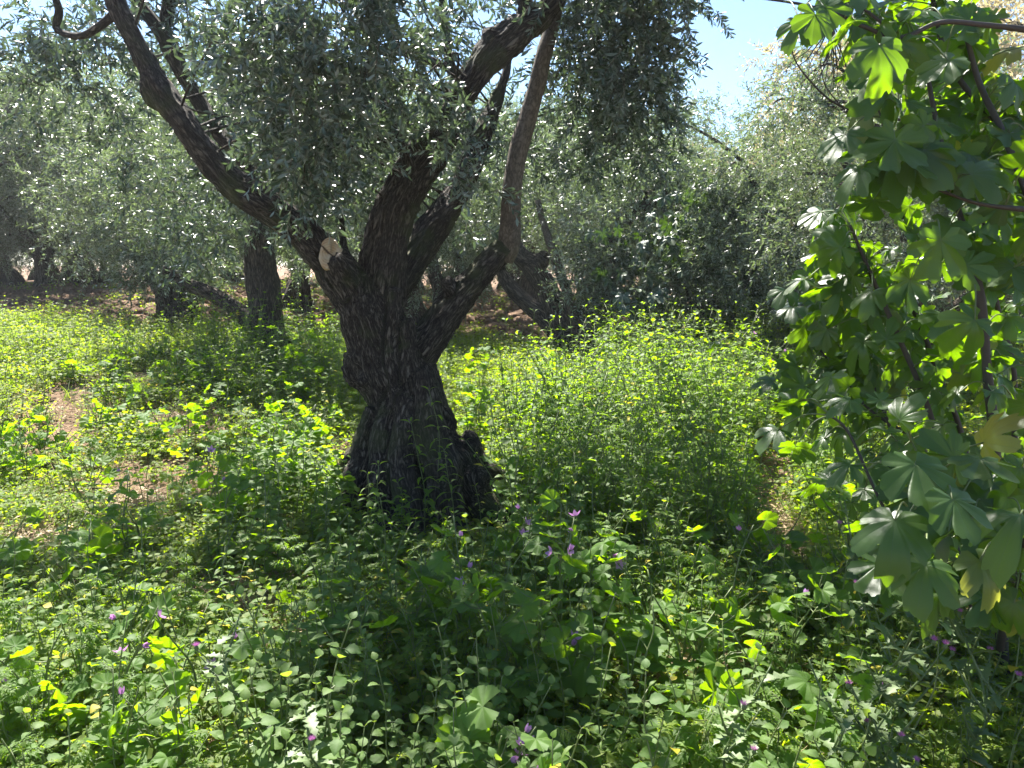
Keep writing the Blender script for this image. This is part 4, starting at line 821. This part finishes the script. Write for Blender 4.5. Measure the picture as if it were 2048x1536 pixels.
# ---- mallows, each its own thing: (u, v of the top, height, leaf radius, leaves, flowers, label)
mallow_var = {}
def mallow(u, v, H, ls, nl, nf, seed, label, group=None):
    ls = ls*(1.45 if v > 850 else 1.25); nl = int(nl*1.1)
    p = G(u, v, H*.95); key = (seed)
    if key not in mallow_var: mallow_var[key] = [x if i == 2 else (x.mesh(('stem', 'foliage')[i], [(M_stem, M_mallow)[i]])) for i, x in enumerate(mallow_parts(seed, H, nl, ls, nf))]
    st, lf, fl = mallow_var[key]
    r = empty('mallow_plant', (p[0], p[1], float(hgt(p[0], p[1]))), rng.uniform(0, 6.28), label=label, cat='mallow', group=group)
    obj('stem', st, r); obj('foliage', lf, r)
    for k, (a, d) in enumerate(fl): flower_obj(r, a, d, fl_open if k % 3 else fl_half)
    return r
ML = [(250, 1145, .55, .045, 9, 1, 'mallow with sunlit upturned leaves highest in the lower left group'), (400, 1230, .50, .050, 12, 2, 'mallow with bright fan leaves and two pink flowers above the bare litter at lower left'),
      (225, 1240, .50, .045, 9, 3, 'mallow carrying three pink flowers at lower left'), (320, 1360, .42, .055, 12, 1, 'mallow with large glowing yellow-green leaves near the lower left corner'),
      (440, 880, .65, .055, 22, 2, 'tall mallow on the edge of the bare soil patch left of the old trunk'), (240, 960, .5, .045, 12, 2, 'mallow with mauve flowers standing over the pale soil at left'),
      (120, 1010, .55, .045, 14, 0, 'tall weedy mallow in the sunlit growth at the left side'), (560, 860, .5, .055, 20, 0, 'mallow with dark broad leaves between the soil patch and the old trunk'),
      (600, 660, .8, .06, 30, 0, 'bushy sunlit mallow behind the old tree, right of the slim trunk'), (920, 1060, .62, .05, 20, 4, 'mallow with open striped mauve flowers in front of the root base'),
      (1110, 1040, .68, .05, 24, 5, 'tallest flowering mallow right of the old tree base, cluster of mauve flowers'), (1010, 1000, .55, .045, 16, 3, 'flowering mallow touching the right root of the old tree'),
      (1230, 1070, .55, .045, 16, 3, 'flowering mallow at the edge of the bright herbs, right of centre'), (1310, 1140, .5, .07, 6, 0, 'mallow holding one large glowing yellow-green leaf right of centre'),
      (1280, 1250, .42, .085, 7, 0, 'mallow with very large dark flat leaves above the straw'), (1165, 1200, .5, .055, 14, 2, 'shaded mallow with a single purple bloom low at centre right'),
      (1000, 1190, .5, .055, 18, 0, 'dark leafy mallow in the shade at the centre of the foreground'), (1450, 1090, .55, .05, 12, 1, 'mallow with a leaf lit through beside the path strip'),
      (1570, 1180, .5, .05, 14, 1, 'mallow left of the large drooping fig leaves at lower right'), (1000, 1420, .42, .06, 12, 4, 'mallow with mauve flowers and folded leaves at the bottom centre'),
      (1100, 1500, .36, .055, 10, 2, 'mallow with an open pale mauve flower at the bottom edge'), (1700, 1330, .4, .055, 14, 1, 'mallow among thistles near the lower right corner'),
      (1400, 1430, .32, .055, 12, 0, 'low mallow on the straw at lower right'), (1560, 1480, .34, .055, 12, 0, 'low mallow with rounded leaves at the bottom edge right of centre'),
      (840, 1110, .5, .05, 16, 1, 'shaded mallow just in front of the dark hollow of the trunk'), (700, 1190, .45, .05, 12, 0, 'shaded mallow standing over the balm plants left of centre'), (60, 1240, .5, .05, 12, 1, 'mallow with pale leaves at the left edge'),
      (1100, 690, .6, .05, 24, 3, 'tall mallow with small pink flowers before the leaning trunks'), (1180, 750, .6, .055, 26, 2, 'leafy mallow at the foot of the hollow stump trunk'), (1540, 660, .9, .055, 22, 3, 'tall mallow with pink flowers at the right end of the tall herbs'),
      (960, 690, .8, .05, 20, 1, 'mallow in the pale sunlit growth right of the old trunk'), (560, 760, .6, .05, 18, 0, 'mallow in front of the slim tree')]
for k, (u, v, H, ls, nl, nf, lab) in enumerate(ML): mallow(u, v, H, ls, nl, nf, 300+k, lab)
# ---- scattering over the ground by the region seen in the photograph
def sample(n, x0, x1, y0, y1):
    x = rng.uniform(x0, x1, n); y = rng.uniform(y0, y1, n); return x, y
def swarm(name, pool, n, area, dens, label, cat, group, H, smin=.75, smax=1.25, parts=True, minsep=0.0, limit=300):
    """individual plants: pool = list of (stem mesh, leaf mesh) or single meshes"""
    x, y = sample(n*12, *area); z = hgt(x, y); u, v = proj(np.stack([x, y, z+H*.6], -1)); keep = rng.random(len(x)) < dens(u, v, x, y); x, y, z = x[keep], y[keep], z[keep]
    out = 0
    for i in range(len(x)):
        if out >= min(n, limit): break
        a, tilt = rng.uniform(0, 6.28), rng.normal(0, .1, 2); s = rng.uniform(smin, smax); me = pool[rng.integers(0, len(pool))]
        if parts:
            r = empty(name, (x[i], y[i], z[i]), 0, label=label, cat=cat, group=group); r.rotation_euler = (tilt[0], tilt[1], a); r.scale = (s, s, s); obj('stem', me[0], r); obj('foliage', me[1], r)
        else:
            r = obj(name, me); r.location = (x[i], y[i], z[i]); r.rotation_euler = (tilt[0], tilt[1], a); r.scale = (s, s, s); tag(r, label, cat, group)
        out += 1
    return out
def box(u, v, u0, u1, v0, v1, s=25): return S((u-u0)/s)*S((u1-u)/s)*S((v-v0)/s)*S((v1-v)/s)
balms = []
for k in range(8):
    st, lf = opp_plant(400+k, rng.uniform(.30, .50), rng.integers(6, 9), balm_leaf, .060, .032, side=True); balms.append((st.mesh('stem', [M_stem]), lf.mesh('foliage', [M_balm])))
swarm('balm_plant', balms, 230, (-1.5, 1.3, 1.7, 3.9), lambda u, v, x, y: np.maximum.reduce([box(u, v, 420, 1120, 1180, 1900, 60), .35*box(u, v, 1050, 1800, 1250, 1900), .5*box(u, v, 620, 1250, 1090, 1300), .2*box(u, v, -200, 460, 1380, 1900)])*(1-.8*in_ell(u, v, 520, 1270, 130, 60))*S(.55+1.3*n2(x, y, 2.2, 31)),
      'sage-green balm plant with stacked pairs of toothed leaves in the shaded foreground', 'balm plant', 'balm plants filling the foreground', .3)
hearts = []
for k in range(5):
    st, lf = opp_plant(450+k, rng.uniform(.28, .42), rng.integers(7, 10), heart_leaf, .064, .036); hearts.append((st.mesh('stem', [M_stem]), lf.mesh('foliage', [M_herb])))
swarm('leafy_herb', hearts, 130, (-2.0, 0.2, 3.2, 5.5), lambda u, v, x, y: np.maximum(box(u, v, 440, 740, 880, 1060, 40), .3*box(u, v, 420, 900, 1000, 1150)),
      'dark green herb with smooth heart-shaped leaves, left of the old tree base', 'herb', 'heart-leaved herbs left of the trunk', .3)
netts = []
def bushy(seed, H, nst, lt, l0, l1, spread=.5, mat=None):
    g = np.random.default_rng(seed); m = MB()
    for j in range(nst):
        st, lf = opp_plant(seed*7+j, H*g.uniform(.6, 1.05), g.integers(8, 13), lt, l0, l1, lean=spread*g.uniform(.2, 1), side=True); R_ = rz(g.uniform(0, 6.28)); t0 = np.append(g.normal(0, .03, 2), 0)[None]
        m.inst(lf.tpl(), R_[None], t0, mat=0); m.inst(st.tpl(), R_[None], t0, mat=1)
    return m.mesh('tall_herb', [mat or M_herb, M_stem])
for k in range(9): netts.append(bushy(500+k, (.5, .9, .7)[k % 3], 4, (nett_leaf, nett_leaf, lance_leaf, balm_leaf)[k % 4], (.085, .085, .09, .05)[k % 4], .04))
for k in range(3):
    st, lf = feather(520+k, .6, 12, ln=.12); netts.append(two(st, lf, 'tall_herb', M_herb))
NR = lambda u, v, x, y: np.maximum.reduce([box(u, v, 940, 1560, 740, 1120, 40), .8*box(u, v, 1190, 1600, 640, 800, 30), .5*box(u, v, 900, 1200, 730, 800, 20), .3*box(u, v, 1500, 1750, 700, 1000)])*(1-.9*bare(x, y)*(u > 1480))
swarm('tall_herb', netts, 300, (0.0, 3.2, 3.6, 6.6), NR, 'tall upright weed with narrow drooping leaves, in the bright thicket', 'tall herb', 'tall weeds right of the old tree', .6, .5, 1.3, parts=False)
mpool = []
for k in range(6):
    st, lf, fl = mallow_parts(350+k, .28+.03*k, 12, .062, 0, 3, .9); mpool.append((st.mesh('stem', [M_stem]), lf.mesh('foliage', [M_mallow])))
swarm('mallow_plant', mpool, 75, (-4.6, .2, 3.0, 9.5), lambda u, v, x, y: np.maximum.reduce([.8*box(u, v, -60, 720, 820, 1040, 40), .5*box(u, v, -60, 650, 640, 840, 40), .3*box(u, v, -50, 420, 1000, 1200)])*(1-.97*np.maximum(bare(x, y), .9*in_ell(u, v, 290, 985, 170, 60))),
      'low mallow with round lobed leaves, in the sunlit growth on the left slope', 'mallow', 'low mallows on the left slope', .2)
swarm('mallow_plant', mpool, 70, (-1.2, 3.0, 1.9, 8), lambda u, v, x, y: np.maximum.reduce([.5*box(u, v, 1000, 1750, 1100, 1700, 40), .5*box(u, v, 900, 1500, 640, 1100, 40), .25*box(u, v, 200, 1000, 1150, 1600)]),
      'low mallow with round lobed leaves, among the taller weeds on the right', 'mallow', 'low mallows among the weeds', .2)
# narrow-leaved stems standing against the dark root base
tops = [(740, 800, .0), (845, 850, .75), (870, 780, .9), (770, 930, .6), (650, 960, .5), (560, 950, .5), (905, 900, .6), (1175, 860, .7), (1350, 800, .8)]
for k, (u, v, _) in enumerate(tops[1:]):
    H = _; p = G(u, v, H); st, lf = opp_plant(560+k, H, 12, lance_leaf, .10, .05, whorl=3, lean=.05, side=False)
    r = empty('tall_weed', (p[0], p[1], float(hgt(p[0], p[1]))), 0, cat='tall herb', label=('tall narrow-leaved weed in front of the dark hollow at the trunk foot', 'tallest thin weed with pale tip against the trunk', 'narrow-leaved weed left of the trunk hollow', 'weed with pale paired leaves left of the root base',
              'weed standing over the heart-leaved mound', 'weed at the right root of the trunk', 'drooping narrow-leaved weed above the thicket right of the tree', 'pale star-leaved weed in the middle of the bright thicket')[k])
    obj('stem', st.mesh('stem', [M_stem]), r); obj('foliage', lf.mesh('foliage', [M_herb]), r)
snet = []
for k in range(7):
    st, lf = opp_plant(570+k, rng.uniform(.28, .5), rng.integers(7, 11), (nett_leaf, lance_leaf)[k % 2], .07, .03, lean=.35, whorl=(2, 3)[k % 2]); snet.append((st.mesh('stem', [M_stem]), lf.mesh('foliage', [M_herb])))
swarm('slender_herb', snet, 120, (-2.2, 2.2, 1.8, 4.6), lambda u, v, x, y: .8*box(u, v, -100, 1800, 1080, 1900, 60)*S(.4-1.2*n2(x, y, 2.2, 31)),
      'slender green herb with narrow leaves, between the broader foreground weeds', 'herb', 'slender herbs in the foreground', .3)
fea = []
for k in range(6):
    st, lf = feather(600+k, rng.uniform(.22, .42), 16, ln=.085); fea.append((st.mesh('stem', [M_stem]), lf.mesh('foliage', [M_herb])))
swarm('feathery_herb', fea, 90, (-2.4, 2.0, 1.8, 4.8), lambda u, v, x, y: np.maximum.reduce([box(u, v, -100, 430, 1180, 1800, 60), .6*box(u, v, 1380, 1750, 1130, 1500), .3*box(u, v, 600, 1400, 1050, 1300)]),
      'feathery herb with finely cut leaves, among the foreground weeds', 'feathery herb', 'feathery herbs in the foreground', .35)
# tall umbel weed at the left edge
# ---- thistles
def thistle(seed, H):
    g = np.random.default_rng(seed); st, lf = MB(), MB(); heads = []; spike = leaf_tpl(1, .12, 1, 'blade', .3, 0); T_ = leaf_tpl(1, .3, 9, 'lance', .35, .3, .45)
    ax_ = [stem_curve(g, H, .4, 7)]
    for b in range(4):
        s = ax_[0][2+b]; a = g.uniform(0, 6.28); e = s+np.array([cos(a)*.5, sin(a)*.5, .7])*H*.38; ax_.append(np.array([s, (s+e)/2+[0, 0, -.015], e]))
    for c in ax_:
        tube(st, c, np.linspace(.0045, .002, len(c)), 6, 4); cc = catmull(c, 12); k = len(cc)*2; ii = g.integers(0, len(cc), k); d = rdir(k, -.3, .7, g)
        lf.inst(spike, basis(d, rdir(k, g=g))*g.uniform(.010, .022, k)[:, None, None], cc[ii], g.uniform(0, 1, k)); heads.append(cc[-1])
        k = 5; ii = g.integers(2, len(cc)-3, k); d = norm(rdir(k, .1, .7, g)); lf.inst(T_, basis(d, np.tile([0, 0, 1.], (k, 1)))*g.uniform(.05, .10, k)[:, None, None], cc[ii], g.uniform(0, 1, k))
    return st, lf, heads
hm = MB()
k = 70; hm.inst(leaf_tpl(1, .09, 1, 'blade', .2, 0), basis(rdir(k, .55, 1), rdir(k))*.016, np.tile([0, 0, .008], (k, 1)), rng.uniform(0, 1, k)); blob(hm, (0, 0, .004), (.006, .006, .009)); hm.qm[-1][:] = 1; hm.tm[-1][:] = 1
head_me = hm.mesh('flower_head', [M_head, M_thistle])
for k, (u, v, H, lab) in enumerate(((1660, 1240, .6, 'spiny thistle with tall bare stalk before the fig leaves'), (1720, 1290, .55, 'thistle with bright pink head beside the balm stem at lower right'), (1860, 1120, .75, 'tall curved thistle stalk rising in front of the big fig leaves'), (1940, 1290, .5, 'thistle with paired mauve heads near the right edge'),
                                    (1460, 1330, .5, 'thin thistle at the edge of the straw patch'), (1840, 1420, .42, 'sprawling pale thistle in the lower right corner'), (530, 1270, .5, 'spiny thistle stalk crossing the balm at lower left'), (640, 1420, .4, 'thistle among the balm left of the bottom centre'), (2010, 1200, .6, 'long spiny thistle at the right edge'), (1750, 1480, .3, 'low thistle at the bottom edge on the right'))):
    p = G(u, v, H); st, lf, hd = thistle(700+k, H); r = empty('thistle', (p[0], p[1], float(hgt(p[0], p[1]))), rng.uniform(0, 6), label=lab, cat='thistle')
    obj('stem', st.mesh('stem', [M_thistle]), r); obj('foliage', lf.mesh('foliage', [M_thistle]), r)
    for q in hd[:1+k % 3]: o = obj('flower_head', head_me, r); o.location = q

# ---- uncountable cover: geometry-node instances of small tufts on scattered points
def stuff(name, label, meshes, pts, rot, scl, idx):
    colx = bpy.data.collections.new('src_'+name)
    for k, me in enumerate(meshes): o = bpy.data.objects.new(f'{name}_src_{k:02d}', me); colx.objects.link(o)
    me = bpy.data.meshes.new(name); me.vertices.add(len(pts)); me.vertices.foreach_set('co', np.asarray(pts, np.float32).ravel())
    a = me.attributes.new('rot', 'FLOAT_VECTOR', 'POINT'); a.data.foreach_set('vector', np.asarray(rot, np.float32).ravel())
    a = me.attributes.new('scl', 'FLOAT', 'POINT'); a.data.foreach_set('value', np.asarray(scl, np.float32))
    a = me.attributes.new('idx', 'INT', 'POINT'); a.data.foreach_set('value', np.asarray(idx, np.int32))
    o = obj(name, me); tag(o, label, name.replace('_', ' '), kind='stuff')
    g = bpy.data.node_groups.new(name, 'GeometryNodeTree'); g.interface.new_socket('Geometry', in_out='INPUT', socket_type='NodeSocketGeometry'); g.interface.new_socket('Geometry', in_out='OUTPUT', socket_type='NodeSocketGeometry')
    gi = g.nodes.new('NodeGroupInput'); go = g.nodes.new('NodeGroupOutput'); mp = g.nodes.new('GeometryNodeMeshToPoints'); ip = g.nodes.new('GeometryNodeInstanceOnPoints'); ci = g.nodes.new('GeometryNodeCollectionInfo')
    ci.inputs['Collection'].default_value = colx; ci.inputs['Separate Children'].default_value = True; ci.inputs['Reset Children'].default_value = True
    def na_(nm, ty): n = g.nodes.new('GeometryNodeInputNamedAttribute'); n.data_type = ty; n.inputs['Name'].default_value = nm; return n.outputs[0]
    g.links.new(gi.outputs[0], mp.inputs[0]); g.links.new(mp.outputs[0], ip.inputs['Points']); g.links.new(ci.outputs[0], ip.inputs['Instance']); ip.inputs['Pick Instance'].default_value = True
    g.links.new(na_('idx', 'INT'), ip.inputs['Instance Index'])
    e2 = g.nodes.new('FunctionNodeEulerToRotation'); g.links.new(na_('rot', 'FLOAT_VECTOR'), e2.inputs[0]); g.links.new(e2.outputs[0], ip.inputs['Rotation'])
    g.links.new(na_('scl', 'FLOAT'), ip.inputs['Scale']); g.links.new(ip.outputs[0], go.inputs[0])
    m = o.modifiers.new('scatter', 'NODES'); m.node_group = g; return o
def field(n, area, dens, H=0.05):
    x, y = sample(n, *area); z = hgt(x, y); u, v = proj(np.stack([x, y, z+H], -1)); keep = (rng.random(n) < dens(u, v, x, y)) & (u > -400) & (u < 2450); return np.stack([x, y, z], -1)[keep]
def rots(n, t=.12): return np.stack([rng.normal(0, t, n), rng.normal(0, t, n), rng.uniform(0, 6.28, n)], -1)
lows = [low_patch(800+k, 70, .12, .07+.02*k, .016).mesh('cover', [M_low, M_stem]) for k in range(4)]
lows += [low_patch(810+k, 46, .12, .10+.03*k, .030).mesh('cover', [M_low, M_stem]) for k in range(3)]
lows += [low_patch(820+k, 80, .12, .10+.02*k, .022, lance_leaf).mesh('cover', [M_herb, M_stem]) for k in range(3)]
d0 = lambda u, v, x, y: (1-.96*bare(x, y))
pts = np.concatenate([field(9000, (-5, 5, 1.2, 5), d0), field(14000, (-9, 9, 5, 11), d0), field(9000, (-14, 14, 11, 20), lambda u, v, x, y: d0(u, v, x, y)), field(1600, (-8, 8, 12, 30), lambda u, v, x, y: .15*np.ones_like(u))])
pts[:, 2] -= .01; n = len(pts)
stuff('ground_cover', 'low creeping green cover between the weeds', lows, pts, rots(n), rng.uniform(.7, 1.35, n)*(1+.35*S((pts[:, 1]-7)/8)), rng.integers(0, len(lows), n))
gr = [tuft(830+k, 16, .22).mesh('tuft', [M_grass]) for k in range(4)]
pts = field(4200, (-9, 7, 1.5, 13), lambda u, v, x, y: np.clip(.25+.5*n2(x, y, .9, 21)+.4*box(u, v, 100, 520, 640, 760)+.4*box(u, v, -50, 650, 1380, 1700), 0, 1)*(1-.7*bare(x, y))); n = len(pts)
stuff('grass', 'green grass blades between the weeds', gr, pts, rots(n), rng.uniform(.6, 1.3, n), rng.integers(0, 4, n))
# mid-size weeds: farther thicket, left slope
mids = [two(*opp_plant(850+k, .34+.05*(k % 4), 8, (balm_leaf, nett_leaf, heart_leaf, round_leaf)[k % 4], .05, .025), 'weed', (M_herb, M_low, M_herb, M_low)[k % 4]) for k in range(8)]
mids += [two(*feather(870+k, .3, 10, ln=.12), 'weed', M_low) for k in range(3)]
def dm(u, v, x, y):
    return np.maximum.reduce([.75*box(u, v, -300, 760, 600, 880, 30), .16*box(u, v, -300, 700, 830, 1120, 50), .35*box(u, v, 860, 1190, 690, 800, 30), .9*box(u, v, 1190, 1500, 620, 800, 30), .5*box(u, v, 940, 1600, 780, 1130, 30), .35*box(u, v, 300, 1700, 1050, 1700, 40), .6*box(u, v, -300, 480, 1150, 1800), .9*box(u, v, 1450, 2300, 640, 1000, 60)*(y > 4), .8*box(u, v, 1650, 2300, 950, 1900)])*(1-.9*bare(x, y))
pts = np.concatenate([field(2600, (-5, 5, 1.6, 5), dm, .2), field(7500, (-9, 9, 5, 11.3), dm, .2)]); n = len(pts)
stuff('undergrowth', 'mixed leafy weeds covering the slope', mids, pts, rots(n, .15), rng.uniform(.6, 1.15, n), rng.integers(0, len(mids), n))
# taller thicket beyond the counted weeds
pts = np.concatenate([field(2400, (.2, 6, 6.0, 10.8), NR, .4), field(900, (-4.5, -.3, 7, 10), lambda u, v, x, y: .6*box(u, v, 380, 760, 640, 880), .3)]); n = len(pts)
stuff('thicket', 'dense tall weeds behind the counted ones', netts, pts, rots(n), rng.uniform(.5, 1.15, n), rng.integers(0, len(netts), n))
# litter: straw, dead olive leaves, twigs
def straw(seed, n=40):
    g = np.random.default_rng(seed); m = MB()
    for k in range(n):
        a = g.uniform(0, 6.28); p = np.append(g.normal(0, .10, 2), g.uniform(.003, .03)); d = np.array([cos(a), sin(a), g.normal(0, .15)])
        if k % 2: m.inst(ol_far, basis(d, [0, 0, 1])*.05, p, [g.uniform(0, 1)])
        else: q = p+d*g.uniform(.06, .22); tube(m, [p, (p+q)/2+g.normal(0, .008, 3), q], [.0016, .0014, .001], 3, 2, cap=False)
    return m.mesh('litter', [M_straw])
pts = np.concatenate([field(5200, (-4, 4, 1.4, 5), lambda u, v, x, y: .25+.7*bare(x, y)), field(3200, (-8, 8, 5, 16), lambda u, v, x, y: .1+.35*bare(x, y)*(y < 12))]); n = len(pts); pts[:, 2] += .004
stuff('litter', 'dry straw and fallen olive leaves on the soil', [straw(900+k) for k in range(5)], pts, rots(n, .06), rng.uniform(.7, 1.3, n), rng.integers(0, 5, n))
# clods of tilled soil
def clod(seed):
    m = MB(); blob(m, (0, 0, .1), (1, .85, .6), seed); T = m.tpl(); v = T['v']; T['v'] = v*(1+.35*noise(v*2.2+seed))[:, None]; m2 = MB(); m2.inst(T, np.eye(3)[None], np.zeros((1, 3))); return m2.mesh('clod', [gm])
pts = np.concatenate([field(7000, (-12, 8, 12.5, 24), lambda u, v, x, y: np.clip(bare(x, y)*(y > 12), 0, 1)), field(1800, (-5, 4, 2, 9), lambda u, v, x, y: .6*bare(x, y))]); n = len(pts)
stuff('soil_clods', 'rough clods of reddish tilled soil', [clod(k*2.7) for k in range(5)], pts, rots(n, .5), rng.uniform(.2, 1, n)**2*np.where(pts[:, 1] > 11, .14, .03)+.008, rng.integers(0, 5, n))
# small yellow flowers in the left slope and right thicket
yf = MB()
for k in range(5): a = k*1.257; yf.inst(petal, basis(np.array([cos(a), sin(a), .4]), [0, 0, 1])*.012, np.zeros(3), [.5])
pts = field(900, (-6, 4.5, 3, 10), lambda u, v, x, y: np.maximum(.5*box(u, v, -50, 420, 720, 900), .5*box(u, v, 1480, 1720, 720, 820, 20))+.02, .3); n = len(pts); pts[:, 2] += rng.uniform(.15, .4, n)
stuff('yellow_flowers', 'tiny yellow flowers sprinkled over the weeds', [yf.mesh('yellow_flower', [M_yellow])], pts, rots(n, .6), rng.uniform(.8, 1.6, n), np.zeros(n))
print('objects', len(bpy.data.objects))

# ------------------------------------------------------------------ haze, added to stand in for lens glare
hm_ = bpy.data.materials.new('haze'); t = nt(hm_); pv = N(t, 'ShaderNodeVolumePrincipled'); pv.inputs['Color'].default_value = (.86, .93, 1, 1); pv.inputs['Density'].default_value = 0.0009; pv.inputs['Anisotropy'].default_value = .35
L(t, pv.outputs[0], N(t, 'ShaderNodeOutputMaterial').inputs['Volume'])
mb = MB(); X0, X1, Y0, Y1, Z0, Z1 = -255, 255, -10, 260, -1.4, 9.0
mb.add([(x, y, z) for z in (Z0, Z1) for y in (Y0, Y1) for x in (X0, X1)], [(0, 2, 3, 1), (4, 5, 7, 6), (0, 1, 5, 4), (2, 6, 7, 3), (0, 4, 6, 2), (1, 3, 7, 5)])
tag(obj('haze', mb.mesh('haze', [hm_], smooth=False)), 'thin haze added to stand in for the veil of lens glare', 'haze', kind='stuff')
